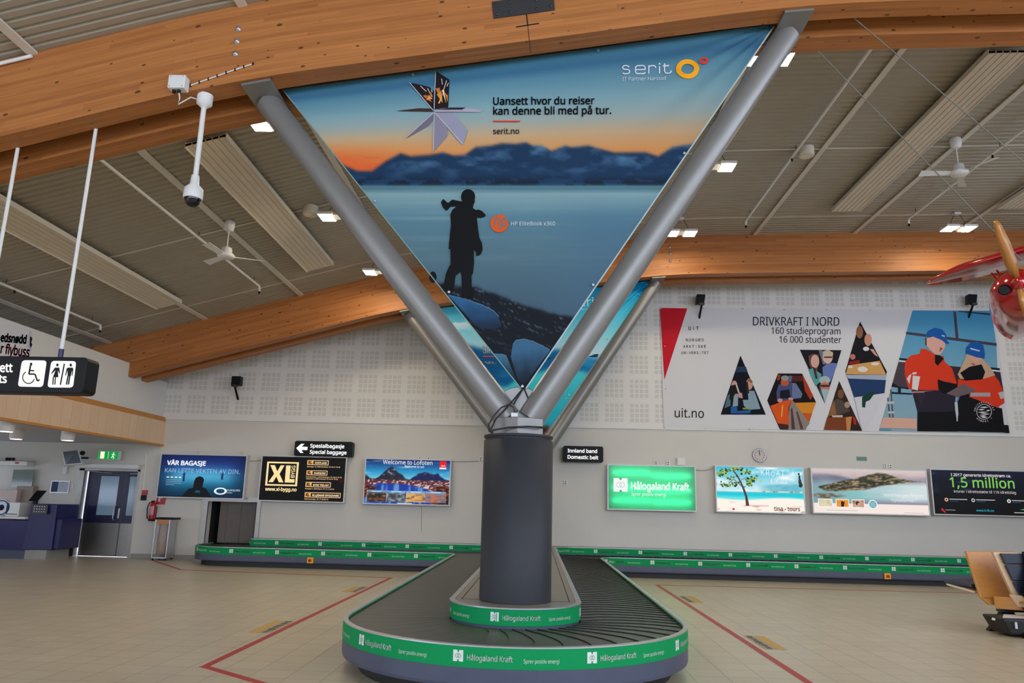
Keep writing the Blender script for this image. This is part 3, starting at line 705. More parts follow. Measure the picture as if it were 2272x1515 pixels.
a.text('serit.no', (1094,298.5), (1152,298), ink, 3, .008, 1.05, UPB, 4)
a.text('IT Partner Harstad', (1381,180.5), (1477,178.5), (196,206,216), 3, 0, 1.02, UPB, 4)
k = 5.61; so = (1340,60); wl_ = (206,212,222)
for pts in ([(312,505),(292,487),(248,487),(232,505),(236,525),(256,534),(300,536),(318,550),(318,572),(300,588),(250,590),(232,578)],
            [(395,540),(512,536),(508,500),(490,487),(412,488),(392,506),(390,568),(406,588),(496,588),(514,572)],
            [(556,586),(556,486)],[(556,510),(575,492),(618,488),(640,500),(642,516)],[(690,582),(690,496)],
            [(752,462),(752,556),(768,580),(812,580),(834,566),(834,545)],[(728,492),(808,488)]):
    a.line(cp(*so, k, pts), 2.6, wl_, 3)
a.ell(1340+690/k, 60+467/k, 2, 2, wl_, 3, 10)
a.ring(1525,154.5,14,25.5,(236,160,28),3,40,.86); a.ring(1561,136.6,4.3,10,(214,58,44),3,28,.84)
a.ell(1108,496.5,20,20,(206,88,34),3,32)
a.text('hp', (1095,503), (1122,503), (84,118,134), 4, .0, 1.35, (.22,-1), 4)
a.text('HP EliteBook x360', (1134,501), (1231.5,501), (196,206,216), 3, 0, 1.05, UPB, 4)
# hems
a.line([(1719,56),(1167,862)], 3.0, (176,192,190), 2); a.line([(628,200),(1156,862)], 2.2, (120,156,146), 2)
a.build('banner_print', M['print'], ban)
eyelets(ban, [(1518,340),(1316,632),(996,648),(832,446),(916,166),(1327,112),(1159,857)], YB-.012)
hooks(ban, [(sx((628,201),YB), (-3.22,6.13)), (sx((1718,56),YB), (2.74,7.1)), (sx((1160,862),YB), (-.3,2.52)), (sx((1163,862),YB), (-.02,2.42)), (sx((1690,100),YB), (2.72,6.9)), (sx((655,232),YB), (-3.05,5.95))], YB)

YB2 = 18.08
def Pb2(u, w, l):
    x, z = u, w; d = TR2-np.array([x, z]); r = np.hypot(*d)+1e-6; th = math.atan2(d[1], d[0])
    return (x, YB2-.006*l + .03*math.exp(-(r/1.6)**2)*math.sin(th*30), z)
ban2 = thing('triangular_banner', 'triangular bright blue seascape banner between the far struts, mostly hidden behind the near banner', 'banner', (-.2, YB2, 4.8))
c2 = [(-3.0,6.22),(2.74,7.08),(-.14,2.74),(-.22,2.74)]; TR2 = np.array([2.74,7.08])
def b2col(x, z):
    n = fbm(x*2.2, z*6, 4); l = np.clip(-(x+.4)*1.2, 0, 1)
    sky = ramp(z, [(5.2,(176,204,216)),(5.7,(120,196,212)),(6.3,(60,168,198)),(7.1,(0,112,164))])
    sky = mixc(sky, (226,226,232), np.clip((n-.5)*6, 0, 1)*np.clip((z-5.6)/.4, 0, 1)*l)
    mt = mixc((12,92,146), (36,130,178), np.clip((n-.4)*3, 0, 1)); wt = ramp(z, [(3.4,(30,150,170)),(4.6,(60,186,196)),(5.0,(96,200,206))])
    wt = mixc(wt, mixc((190,206,214), (150,178,192), np.clip((fbm(x*3, z*22, 6)-.45)*4, 0, 1)), l*np.clip((4.45-z)*3, 0, 1))
    hz = np.where(x < -.4, 5.32-.06*np.sin(x*4), 5.2+.1*np.sin(x*3+.5)); ml = np.where(x < -.4, 4.42+.08*np.sin(x*9), 4.72+.05*np.sin(x*8))
    mt = mixc(mt, (10,74,118), l*.8)
    c = mixc(sky, mt, 1/(1+np.exp(-(hz-z)*40))); c = mixc(c, wt, 1/(1+np.exp(-(ml-z)*40)))
    rk = mixc((44,32,32), (150,92,74), np.clip((fbm(x*9, z*14, 15)-.42)*5, 0, 1)); return mixc(c, rk, 1/(1+np.exp(-(3.42-z)*50)))
a = Art(Pb2, 1.25); a.grid(-3.05, 2.7, 2.8, 7.12, 120, 110, b2col, 0, clip=[c2[0], c2[3], c2[2], c2[1]])
q = lambda p: sx(p, YB2)
a.text('Uansett hvor', q((1071.5,772)), q((1160,773)), (228,236,240), 2, .02, 1.05); a.text('dine planer', q((1071.5,783.5)), q((1146,784)), (228,236,240), 2, .02, 1.05)
a.poly([q((1072,789.6)), q((1101,789.8)), q((1101,791.8)), q((1072,791.6))], (206,64,60), 2)
a.text('serit.no', q((1071.5,806.5)), q((1101,807)), (228,236,240), 2, .012, 1.05)
a.text('serit', q((1272,680)), q((1329,678)), (190,224,234), 2, -.008, .95); a.text('IT Partner Harstad', q((1272,688.5)), q((1320,687)), (170,212,226), 2, 0, 1)
a.poly([q(p) for p in cp(1240,600,5.05,[(325,970),(400,938),(445,936),(430,972)])], (14,60,84), 2); a.poly([q(p) for p in cp(960,620,5.83,[(1450,1042),(1480,1005),(1540,1020),(1500,1035)])], (14,60,84), 2)
a.build('banner_print', M['print'], ban2)
eyelets(ban2, [(1348,752),(1262,876),(1256,884)], YB2-.01, .02)
hooks(ban2, [((2.74,7.08), (2.88,7.12)), ((-3.0,6.22), (-3.2,6.2)), ((-.18,2.74), (-.2,2.5))], YB2)

# ------------------------------------------------------------------ wide banner on the back wall
YU = 19.56
def Pu(u, w, l):
    x, z = sx((u, w), YU); return (x, YU-.004*l+.006*math.sin(x*2.3+z*1.7)*math.sin(z*2.1), z)
uit = thing('wall_banner', 'wide white university banner with photo triangles hanging on the back wall', 'banner', (7.5, YU, 5.2))
a = Art(Pu, .98)
a.grid(1464, 682, 2238, 961, 60, 22, lambda x, y: (x*0+222, x*0+222, x*0+224), 0, clip=[(1464,683),(2207,690),(2238,961),(1473,950)])
a.poly([(1464,683),(1525,684),(1474,842)], (206,28,44), 2)
def spaced(t, x0, x1, y, b=.01, ch_=7.3):
    st = (x1-x0)/(len(t)-.38)
    for i, c in enumerate(t):
        w = glyphs(c, b)[2]; narrow = c in 'Ii'; ww = st*(.14 if narrow else .62); xx = x0+st*i+(st*.24 if narrow else 0)
        a.text(c, (xx, y), (xx+ww, y), (26,28,34), 3, b, ch_/(.73*ww/w), UPB)
spaced('UiT', 1528, 1550, 732, .02, 9.3); spaced('NORGES', 1521.5, 1561, 757); spaced('ARKTISKE', 1516, 1566, 771.5); spaced('UNIVERSITET', 1511.5, 1572, 785.5)
a.text('uit.no', (1497,925.5), (1561.5,927), (18,20,24), 3, .0, 1.12, UPB, 4)
nv = (28,36,54)
a.text('DRIVKRAFT I NORD', (1670.5,722), (1862,723), nv, 3, -.004, 1.22, UPB, 4); a.text('160 studieprogram', (1711.5,740.5), (1864.5,742), nv, 3, -.004, 1.15, UPB, 4); a.text('16 000 studenter', (1729,760), (1866.5,761), nv, 3, -.004, 1.15, UPB, 4)
def photo(o, s, outline, items, c):
    a.poly(cp(*o, s, outline), c, 2)
    for i, (pts, cc) in enumerate(items):
        l = 3+i*.16
        if len(pts) == 4 and not isinstance(pts[0], tuple): a.ell(o[0]+pts[0]/s, o[1]+pts[1]/s, pts[2]/s, pts[3]/s, cc, l, 18)
        else: a.poly(cp(*o, s, pts), cc, l)
S1, O1 = 5.98, (1580,740); skin = (206,158,142)
photo(O1, S1, [(375,290),(712,1075),(112,1075)], [([(328,440),(447,440),(470,512),(302,512)],(42,62,90)),([(250,660),(330,640),(350,760),(270,960),(215,960)],(30,24,26)),((292,690,40,66),skin),([(200,830),(250,780),(240,960),(160,990)],(84,116,130)),([(290,800),(345,800),(340,960),(270,970)],(148,168,176)),([(300,650),(320,650),(370,800),(350,810)],(196,196,190)),([(345,780),(395,790),(405,860),(350,850)],skin),([(405,880),(480,880),(470,760),(555,760),(590,850),(640,1000),(480,1010),(420,960)],(140,166,180)),((492,672,46,76),skin),([(455,620),(500,598),(535,640),(520,660)],(150,100,70)),([(440,640),(470,640),(490,790),(460,800)],(52,36,34)),([(245,970),(330,970),(330,1030),(520,1010),(500,1060),(245,1060)],(36,96,164)),([(405,985),(515,985),(510,1005),(405,1005)],(150,170,60))], (14,18,30))
photo(O1, S1, [(875,528),(1195,530),(1378,912),(1240,1275),(900,1272),(730,888)], [([(870,545),(910,545),(890,620),(860,620)],(150,60,40)),([(1050,560),(1190,560),(1200,630),(1060,640)],(90,36,30)),([(1190,535),(1260,660),(1340,830),(1300,880),(1230,760)],(176,62,26)),([(850,780),(880,680),(1000,640),(1110,660),(1195,800),(1170,860),(1080,870),(960,920),(860,900)],(74,82,128)),([(1060,660),(1110,660),(1195,800),(1180,850),(1060,860)],(110,124,160)),([(900,760),(1020,740),(1040,860),(900,860)],(24,22,34)),((962,650,56,46),(196,92,56)),((965,592,54,36),(150,154,150)),([(1010,560),(1060,560),(1050,640),(1015,640)],(92,116,140)),((898,888,34,26),skin),((1040,868,34,20),skin),([(770,960),(960,890),(1060,880),(1010,980),(1020,1210),(870,1190)],(226,90,30)),([(1090,920),(1375,912),(1320,1060),(1160,1060)],(222,142,40)),([(1160,1050),(1325,1060),(1280,1190),(1200,1120)],(206,96,34)),([(1020,980),(1060,880),(1150,1000),(1290,1190),(1230,1275),(1010,1275)],(150,136,130)),([(1040,1000),(1060,980),(1100,1270),(1050,1272)],(84,66,62)),([(1110,1040),(1130,1030),(1210,1270),(1170,1272)],(92,74,70)),([(870,1190),(1010,1210),(1005,1275),(905,1272)],(74,40,30)),([(920,960),(940,940),(930,1100),(910,1110)],(240,170,70))], (22,16,22))
photo(O1, S1, [(1162,215),(1715,220),(1492,925)], [([(1410,225),(1460,225),(1500,410),(1470,410)],(120,126,140)),([(1275,300),(1330,268),(1410,280),(1415,360),(1380,540),(1290,430)],(110,72,62)),((1362,370,56,88),(220,176,160)),([(1275,480),(1330,460),(1450,540),(1430,640),(1370,700)],(92,164,164)),([(1330,440),(1370,460),(1400,600),(1370,600)],(74,46,40)),((1530,310,66,92),(224,188,172)),([(1465,240),(1530,218),(1600,250),(1600,290),(1470,290)],(206,190,160)),([(1480,305),(1590,305),(1588,325),(1482,325)],(70,60,66)),([(1460,450),(1520,400),(1600,390),(1660,400),(1570,640),(1470,600)],(108,128,186)),((1490,620,72,56),(176,192,190)),((1492,700,66,58),(206,130,110)),([(1430,680),(1560,680),(1550,710),(1435,710)],(70,50,54)),([(1440,740),(1545,740),(1492,925)],(170,190,194)),([(1410,720),(1440,760),(1470,830),(1450,835)],(40,110,120))], (26,24,34))
S2, O2 = 2.913, (1512,500)
photo(O2, S2, [(1153,622),(1328,945),(1290,1110),(1240,1100),(1165,1180),(1115,1110),(1058,945)], [((1150,690,22,40),(150,100,74)),((1205,740,24,40),(210,150,130)),((1192,798,20,14),(226,226,222)),([(1215,800),(1240,800),(1270,850),(1250,840)],skin),((1105,850,18,18),(196,120,110)),([(1085,880),(1150,870),(1150,890),(1078,900)],(150,30,40)),([(1075,905),(1280,875),(1322,965),(1060,962)],(214,164,96)),((1170,930,34,18),(232,226,216)),((1250,895,26,10),(232,226,216)),((1090,915,16,9),(226,220,214)),([(1060,966),(1326,966),(1318,1000),(1075,990)],(170,180,200)),([(1075,992),(1320,1000),(1310,1085),(1230,1092),(1115,1112)],(34,62,104)),([(1115,1112),(1310,1085),(1240,1250),(1165,1330)],(216,216,222)),([(1165,1110),(1215,1075),(1250,1080),(1215,1130),(1190,1140),(1185,1178),(1165,1175)],(24,66,52))], (24,22,26))
photo(O2, S2, [(1018,1005),(1168,1328),(918,1322)], [((1028,1090,20,30),(120,80,56)),([(960,1180),(1000,1120),(1040,1130),(1090,1200),(1000,1230)],(84,72,66)),([(965,1175),(985,1130),(1000,1220),(950,1235)],(150,104,60)),((1070,1160,18,20),(172,150,124)),([(940,1240),(1075,1240),(1080,1325),(918,1322)],(130,66,34)),([(970,1228),(1040,1226),(1040,1240),(975,1240)],(206,196,180)),([(1060,1240),(1100,1235),(1088,1325),(1066,1325)],(206,140,74)),([(1105,1230),(1125,1250),(1130,1290),(1112,1285)],(190,40,40))], (52,36,26))
S3, O3 = 5.2235, (1920,680)
a.grid(1925, 688, 2240, 960, 14, 14, lambda x, y: ramp((y-688)/270, [(0,(66,150,196)),(.5,(122,176,200)),(1,(150,176,190))]), 2, clip=cp(*O3, S3, [(547,46),(1500,50),(1518,450),(1598,1000),(1662,1466),(160,1440)]))
org, blk2, blu = (222,62,34), (20,18,22), (28,92,172)
items = [([(1015,52),(1045,52),(1078,378),(1045,378)],(74,66,78)),([(472,292),(1518,425),(1520,458),(470,322)],(74,68,80)),([(1075,52),(1500,85),(1500,108),(1080,62)],(60,56,70)),([(392,596),(1555,715),(1558,740),(390,620)],(22,26,44)),([(388,620),(1558,740),(1562,760),(384,640)],(214,220,226)),([(385,640),(1100,700),(1100,960),(300,930)],(78,66,76)),([(950,690),(1562,760),(1600,1000),(1000,960)],(56,46,54)),([(340,800),(480,800),(500,960),(300,930)],(34,28,32)),([(295,990),(540,1005),(540,1022),(295,1012)],(26,34,50)),([(375,930),(410,930),(410,1000),(375,1000)],(26,34,50)),([(250,1060),(265,1060),(290,1290),(275,1290)],(80,84,90)),([(285,960),(300,960),(325,1290),(310,1290)],(80,84,90)),([(250,1100),(330,1100),(330,1130),(250,1130)],(196,200,200)),([(255,1215),(335,1215),(335,1240),(255,1240)],(196,200,200)),([(210,1285),(590,1300),(590,1420),(165,1405)],(226,178,158)),([(160,1415),(300,1418),(300,1442),(158,1440)],(88,156,170)),
 ([(600,1190),(1030,1190),(1052,1300),(1060,1450),(598,1446)],blk2),([(535,970),(1045,960),(1030,1210),(900,1225),(600,1225)],(42,38,52)),([(540,985),(820,975),(820,992),(540,1004)],(196,140,140)),
 ([(640,490),(700,495),(800,560),(900,575),(912,640),(1000,720),(1050,880),(1050,970),(830,970),(540,968),(490,940),(455,800),(450,700),(462,630),(520,570),(625,548)],org),([(800,560),(860,570),(905,605),(830,690),(800,650)],blk2),([(690,365),(730,365),(720,460),(692,450)],(96,54,44)),([(705,370),(780,350),(925,410),(915,480),(865,560),(800,555),(740,500),(705,455)],(226,176,162)),([(860,470),(895,490),(850,530)],(170,90,84)),([(693,335),(720,285),(800,247),(885,268),(930,325),(940,395),(965,425),(960,438),(925,432),(880,392),(790,352),(702,352)],blu),([(880,330),(915,340),(915,355),(880,345)],(190,210,230)),([(545,800),(630,812),(600,975),(535,955)],(226,222,220)),([(500,800),(530,780),(505,900),(475,840)],(220,214,212)),([(540,765),(590,760),(585,785),(540,790)],(220,214,212)),([(560,1000),(700,1000),(640,1150)],(52,44,58)),
 ([(1170,555),(1340,600),(1440,700),(1500,800),(1420,860),(1090,840),(1062,790),(1110,690)],(206,172,140)),([(1185,565),(1335,605),(1312,690),(1245,716),(1200,668)],(222,168,152)),([(1215,650),(1290,660),(1245,690)],(190,90,90)),([(1155,530),(1162,480),(1210,425),(1290,404),(1360,450),(1380,550),(1375,605),(1280,590),(1160,545)],blu),([(1210,480),(1320,510),(1320,525),(1210,497)],(196,214,232)),
 ([(1060,1020),(1065,840),(1150,860),(1380,835),(1490,800),(1545,870),(1592,990),(1604,1120),(1520,1172),(1300,1090),(1180,1060)],org),([(1090,770),(1200,700),(1340,672),(1382,760),(1350,845),(1150,862)],blk2),([(1215,1000),(1440,1000),(1440,1045),(1205,1045)],(170,164,170)),([(1530,1000),(1590,985),(1604,1060),(1560,1075)],(196,190,194)),([(1050,1110),(1200,1050),(1310,1092),(1520,1172),(1575,1180),(1610,1460),(1045,1446)],blk2),([(1585,1370),(1650,1375),(1664,1468),(1580,1460)],blk2),([(1115,1320),(1158,1292),(1168,1400),(1118,1412)],(206,44,36)),([(1025,1110),(1060,1110),(1075,1320),(1050,1335)],(196,206,212)),
 ([(830,845),(900,870),(1050,900),(1060,1000),(900,1010),(840,960)],blk2),([(1125,896),(1280,970),(1090,1058),(930,1010)],(112,98,102)),([(1090,1040),(1200,1010),(1190,1120),(1060,1110)],blk2)]
for i, (pts, cc) in enumerate(items): a.poly(cp(*O3, S3, pts), cc, 3+i*.13)
ec = (1920+1365/S3, 680+1222/S3); em = (222,220,224); EL = 12
a.ring(*ec, 15.8, 17.0, em, EL, 32)
for i, ch in enumerate('UNIVERSITETET · I TROMSØ · '):
    if ch == ' ': continue
    th = math.radians(-172+i*360/27); d = np.array([math.cos(th), math.sin(th)]); t = np.array([-d[1], d[0]]); p = np.array(ec)+d*19.2
    wd = glyphs(ch, .03)[2]*6.4; a.text(ch, p-t*wd/2, p+t*wd/2, em, EL, .03, 1, d, 2)
for yy, x0, x1 in ((-10,-11,11),(-5,-14,2),(-3,4,14),(1,-15,9),(5,-9,14),(9,-11,5),(12,-7,8)):
    a.poly([(ec[0]+x0, ec[1]+yy), (ec[0]+(x0+x1)/2, ec[1]+yy-1.6), (ec[0]+x1, ec[1]+yy-.4), (ec[0]+(x0+x1)/2, ec[1]+yy+2)], em, EL)
a.build('banner_print', M['print'], uit)
eyelets(uit, [(1466,685),(1560,684),(1648,685),(1740,687),(1835,687),(1930,688),(2118,690),(2204,692),(1475,768),(1477,862),(1475,948),(1565,951),(1663,952),(1760,954),(2100,958),(2226,958)], YU-.012, .018)
# ------------------------------------------------------------------ light boxes and signs on the back wall
def lightbox(x0, x1, z0, z1, label, depth=.19):
    y = YW-depth; r = thing('light_box', label, 'light box', ((x0+x1)/2, YW, z0), 'advertising light boxes')
    f = .028; mb = MB()
    mb.box(x0,y,z0,x0+f,YW,z1); mb.box(x1-f,y,z0,x1,YW,z1); mb.box(x0+f,y,z0,x1-f,YW,z0+f); mb.box(x0+f,y,z1-f,x1-f,YW,z1); mb.box(x0+f,YW-.02,z0+f,x1-f,YW,z1-f)
    mb.build('box_frame', M['frame'], r)
    P = lambda u, w, l: (x0+f+u*(x1-x0-2*f), y+.012-.0016*l, z0+f+w*(z1-z0-2*f))
    return r, Art(P)
def brackets(xs, z, r):
    for x in xs: MB().box(x-.02, YW-.06, z, x+.02, YW, z+.09).build('wall_bracket', M['frame'], r)
UP1 = None
asp = 2.24/1.11                     # width : height of a box face
def T(a, t, u0, u1, v, c, bold=.0, hs=1.0, l=3, res=3, k=asp): a.text(t, (u0, v), (u1, v), c, l, bold, hs, (0, k), res)
wht = (236,240,246)
r, a = lightbox(-9.79,-7.51,1.52,2.645,'deep blue light box with a silhouetted head below white luggage slogan, above the hatch')
def c(u, v):
    g = np.exp(-((v-.5)/.2)**2)*np.exp(-((u-.5)/.42)**4); b = ramp(v, [(0,(6,40,62)),(.25,(10,74,106)),(.5,(20,84,128)),(.7,(26,58,128)),(1,(14,28,84))])
    return mixc(mixc(b, (84,178,216), g*.85), (6,14,40), np.clip(np.abs(u-.5)*2-.62, 0, 1)*1.2)
a.grid(0,0,1,1,60,30,c)
T(a,'VÅR BAGASJE',.07,.53,.755,wht,.035,.95); T(a,'KAN LETTE VEKTEN AV DIN.',.058,.94,.575,(150,186,224),-.012,1.0)
a.poly([(.29,0),(.33,.13),(.36,.2),(.41,.22),(.415,.38),(.43,.46),(.47,.5),(.51,.48),(.53,.42),(.525,.34),(.52,.24),(.56,.22),(.6,.12),(.64,0)],(14,18,24),2)
a.poly([(.44,.11),(.5,.11),(.49,.17),(.44,.16)],(20,80,92),3)
for u0, v0, v1 in ((.275,.37,.58),(.725,.43,.6)): a.rect(u0,v0,u0+.026,v1,(18,60,104),1)
for i in range(4): a.rect(.085+.048*i,.45,.115+.048*i,.475,wht,2)
for i, w_ in enumerate((.19,.18,.185,.1)): a.rect(.085,.395-.04*i,.085+w_,.408-.04*i,(120,150,180),2)
a.ring(.735,.16,.05,.076,wht,3,36,1.1); T(a,'EUROJURIS',.815,.965,.165,(200,214,222),.01,.95); T(a,'NORGE',.815,.875,.115,(200,214,222),.01,.9)
a.build('lit_print', M['lit'], r); brackets((-8.9,-7.75), 2.65, r)
r, a = lightbox(-7.14,-4.91,1.495,2.655,'black light box with cream building trade logo and address lists')
a.rect(0,0,1,1,(8,8,10),0); cr = (255,226,164)
for q in ((.06,.845,.44,.88),(.06,.33,.44,.365),(.06,.33,.083,.88),(.417,.33,.44,.88)): a.rect(*q,cr,2)
a.poly([(.1,.8),(.155,.8),(.19,.66),(.225,.8),(.27,.8),(.22,.6),(.275,.41),(.22,.41),(.185,.54),(.15,.41),(.095,.41),(.155,.6)],cr,2); a.poly([(.29,.8),(.345,.8),(.345,.49),(.405,.49),(.405,.41),(.29,.41)],cr,2)
a.text('BYGG', (.402,.52), (.402,.8), cr, 3, .02, 1, (-.55,0)); T(a,'www.xl-bygg.no',.065,.44,.215,cr,.03,1.05)
for v1, v0, u1, nm, rows in ((.935,.825,.795,'SORTLAND',('Strandgt. 16, 8400 Sortland, Tlf. 46 41 76 40',)),(.7,.59,.79,'KVÆFJORD',('Industriveien 1, 9475 Borkenes, Tlf. 46 41 76 70','Vestveien 4, 9484 Harstad, Tlf. 46 41 76 80')),(.435,.32,.84,'MYRE TRELAST',('Storgata 1, 8430 Myre, Tlf. 76 13 46 44',)),(.2,.085,.965,'ELLJEMAR BYGGVARE',('9445 Evenskjer, Tlf. 77 08 60 10',))):
    for q in ((.54,v0,u1,v0+.013),(.54,v1-.013,u1,v1),(.54,v0,.547,v1),(u1-.007,v0,u1,v1)): a.rect(*q,(255,206,170),2)
    a.rect(.54,v0,.612,v1,(236,176,100),2); T(a,'XL',.548,.6,v0+.025,(20,16,12),.05,1.1,4); T(a,nm,.63,u1-.02,v0+.03,cr,.03,.95,3,2)
    for i, t in enumerate(rows): T(a,t,.54,.54+.0088*len(t),v0-.052-.043*i,(255,214,160),.01,.95,3,2)
a.poly([(.9,.5),(1,.56),(1,.42),(.93,.44)],(44,4,4),1)
a.build('lit_print', M['lit'], r)
r, a = lightbox(-4.44,-2.215,1.485,2.645,'light box picturing sharp mountains over a fishing village under a welcome greeting')
def lof(u, v):
    n = fbm(u*9, v*16, 2); s = mixc(ramp(v, [(.5,(150,210,230)),(.72,(40,150,200)),(1,(20,36,104))]), (200,226,240), np.clip((fbm(u*4, v*18, 5)-.55)*3, 0, .7))
    pk = np.interp(u, [0,.05,.12,.17,.24,.29,.31,.34,.38,.43,.48,.53,.57,.63,.7,.76,.82,.86,.89,.94,1], [.66,.58,.57,.62,.76,.84,.86,.8,.73,.68,.58,.56,.62,.7,.74,.72,.69,.72,.65,.58,.56])+.03*(fbm(u*40, v*2, 7)-.5)
    q = fbm(u*26+v*8, v*26, 14, 5)
    m = mixc((38,40,54), (196,196,206), np.clip((q-.55)*5, 0, 1)*np.clip((v-.5)*3.4, 0, 1)); m = mixc(m, (24,34,92), ((u > .55)*.75)*np.clip(1.3-(v-.5)*3, 0, 1))
    c = mixc(s, m, np.clip((pk-v)*60, 0, 1))
    vil = mixc((96,44,52), (232,210,206), np.clip((fbm(u*44, v*44, 20)-.5)*7, 0, 1)); c = mixc(c, vil, np.clip((.545-v)*50, 0, 1))
    wt = mixc((30,60,160), (110,170,220), np.clip((fbm(u*30, v*3, 24)-.5)*4, 0, .8)); sh = np.interp(u, [0,.08,.15,.5,.64,.72,.8,1], [.3,.4,.47,.45,.4,.36,.28,.26]); c = mixc(c, wt, np.clip((sh-v)*50, 0, 1)*(u < .8))
    bt = mixc((40,24,26), (176,84,60), np.clip((fbm(u*30, v*40, 27)-.45)*4, 0, 1)); return mixc(c, bt, np.maximum(np.clip((.4-v)*30, 0, 1)*np.clip((.2-u-(.4-v)*.6)*20, 0, 1), np.clip((.42-v)*30, 0, 1)*np.clip((u-.78)*12, 0, 1)))
a.grid(0,0,1,1,110,60,lof)
for i, (c1, c2) in enumerate((((34,44,38),(190,96,56)),((60,66,74),(150,160,160)),((226,170,100),(120,90,70)),((196,110,70),(70,110,160)))):
    u0 = .035+.232*i; a.grid(u0,.04,u0+.222,.29,22,14,lambda u, v: mixc(mixc(c1, c2, np.clip((fbm(u*26, v*34, 40+i)-.42)*4, 0, 1)), (110,170,220), np.clip((v-.21)*14, 0, 1)), 1)
    a.rect(u0+.05,.262,u0+.17,.274,wht,2)
for i in range(5): a.rect(.031+.232*i,.03,.035+.232*i,.3,(176,184,190),2)
T(a,'Welcome to Lofoten',.2,.79,.895,(216,220,222),.012,1.02); T(a,'Welcome to us!',.46,.69,.825,wht,.012,1.0)
a.rect(.875,.83,.955,.985,(226,28,40),2); a.rect(.875,.8,.955,.84,(236,236,240),2); a.rect(.875,.785,.955,.8,(24,26,60),2); a.poly([(.885,.86),(.905,.91),(.92,.88),(.935,.91),(.948,.86)],(250,150,150),3)
a.rect(.4,.0,.57,.022,(200,204,206),3)
a.build('lit_print', M['lit'], r)
# the green box: a translucent front with four tubes glowing behind it
x0, x1, z0, z1 = 1.76, 3.985, 1.49, 2.625
r, a = lightbox(x0,x1,z0,z1,'glowing green light box with white power company logo and two interlocked rings')
m = bpy.data.materials.new('translucent_green'); m.use_nodes = True; N, L = nodes(m); N.remove(N['Principled BSDF'])
tr = N.new('ShaderNodeBsdfTranslucent'); at = N.new('ShaderNodeAttribute'); at.attribute_name = 'ink'; L.new(at.outputs[0], tr.inputs[0]); gl = N.new('ShaderNodeBsdfGlossy'); gl.inputs['Roughness'].default_value = .25; gl.inputs[0].default_value = (.9,.9,.9,1)
ms = N.new('ShaderNodeMixShader'); ms.inputs[0].default_value = .04; L.new(tr.outputs[0], ms.inputs[1]); L.new(gl.outputs[0], ms.inputs[2]); L.new(ms.outputs[0], N['Material Output'].inputs[0])
M['tlgreen'] = m
M['tube'] = mat('fluorescent_tube', (255,255,255), .5, emit=9.5); M['boxin'] = mat('box_liner', (240,240,240), .6, emit=0)
a.P = lambda u, w, l: (x0+.028+u*(x1-x0-.056), YW-.178-.0016*l, z0+.028+w*(z1-z0-.056))
a.rect(0,0,1,1,(30,176,112),0); a.build('lit_print', m, r)
a = Art(lambda u, w, l: (x0+.028+u*(x1-x0-.056), YW-.178-.0016*l, z0+.028+w*(z1-z0-.056)))
lw = (250,250,250)
a.rect(.06,.395,.223,.705,lw,1)
a.poly([(.125,.705),(.158,.705),(.15,.665),(.133,.665)],(30,176,112),2); a.poly([(.125,.395),(.158,.395),(.15,.435),(.133,.435)],(30,176,112),2)
for dx in (-.017,.017): a.ring(.1415+dx,.55,.026,.03,(150,190,170),2,28,asp)
T(a,'Hålogaland Kraft',.262,.935,.455,lw,.03,1.28); T(a,'Sprer positiv energi',.265,.665,.31,lw,.0,1.2)
a.build('lettering', print_mat('backlit_letters', .95), r)
MB().box(x0+.03,YW-.022,z0+.03,x1-.03,YW-.018,z1-.03).build('box_liner', M['boxin'], r)
xm = (x0+x1)/2
for i, (xa, xb, zq) in enumerate(((x0+.12,xm-.02,z1-.2),(xm+.02,x1-.12,z1-.26),(x0+.12,xm-.02,z0+.24),(xm+.02,x1-.12,z0+.22),(x0+.12,xm-.02,z0+.56),(xm+.02,x1-.12,z0+.52))):
    MB().tube([(xa,YW-.11,zq),(xb,YW-.11,zq)], .014, 8).build('fluorescent_tube', M['tube'], r)
r, a = lightbox(4.47,6.675,1.50,2.655,'light box picturing a pine tree leaning over a turquoise beach')
def kro(u, v):
    s = mixc(ramp(v, [(.45,(206,236,240)),(.7,(150,216,232)),(1,(60,186,216))]), (250,252,252), np.clip((fbm(u*5, v*9, 3)-.45)*3.4, 0, 1))
    mt = mixc((60,160,196), (130,200,200), fbm(u*14, v*20, 6)); c = mixc(s, mt, np.clip((.62+.1*(u-.5)-v)*20, 0, 1)*np.clip((u-.45)*6, 0, 1)*.8)
    c = mixc(c, mixc((236,226,206), (60,110,60), np.clip((fbm(u*40, v*60, 9)-.5)*6, 0, 1)), np.clip((.475-v)*60, 0, 1)*(u > .4))
    c = mixc(c, ramp(v, [(.3,(110,226,226)),(.37,(20,200,222)),(.44,(60,200,212))]), np.clip((.445-v)*70, 0, 1))
    sd = mixc((254,244,232), (196,140,130), np.clip((fbm(u*8+v*3, v*22, 12)-.56)*5, 0, .8)*np.clip((.24-v)*8, 0, 1)); return mixc(c, sd, np.clip((.3-.03*np.sin(u*6)-v)*40, 0, 1))
a.grid(0,0,1,1,80,44,kro)
rr = random.Random(3)
a.poly([(.33,.13),(.37,.13),(.35,.35),(.325,.5),(.29,.66),(.255,.8),(.2,.93),(.185,.93),(.24,.78),(.27,.66),(.3,.5),(.325,.33)],(90,52,62),3); a.line([(.3,.55),(.2,.72),(.14,.62)],.012,(120,84,70),3); a.line([(.285,.7),(.36,.78)],.01,(120,84,70),3)
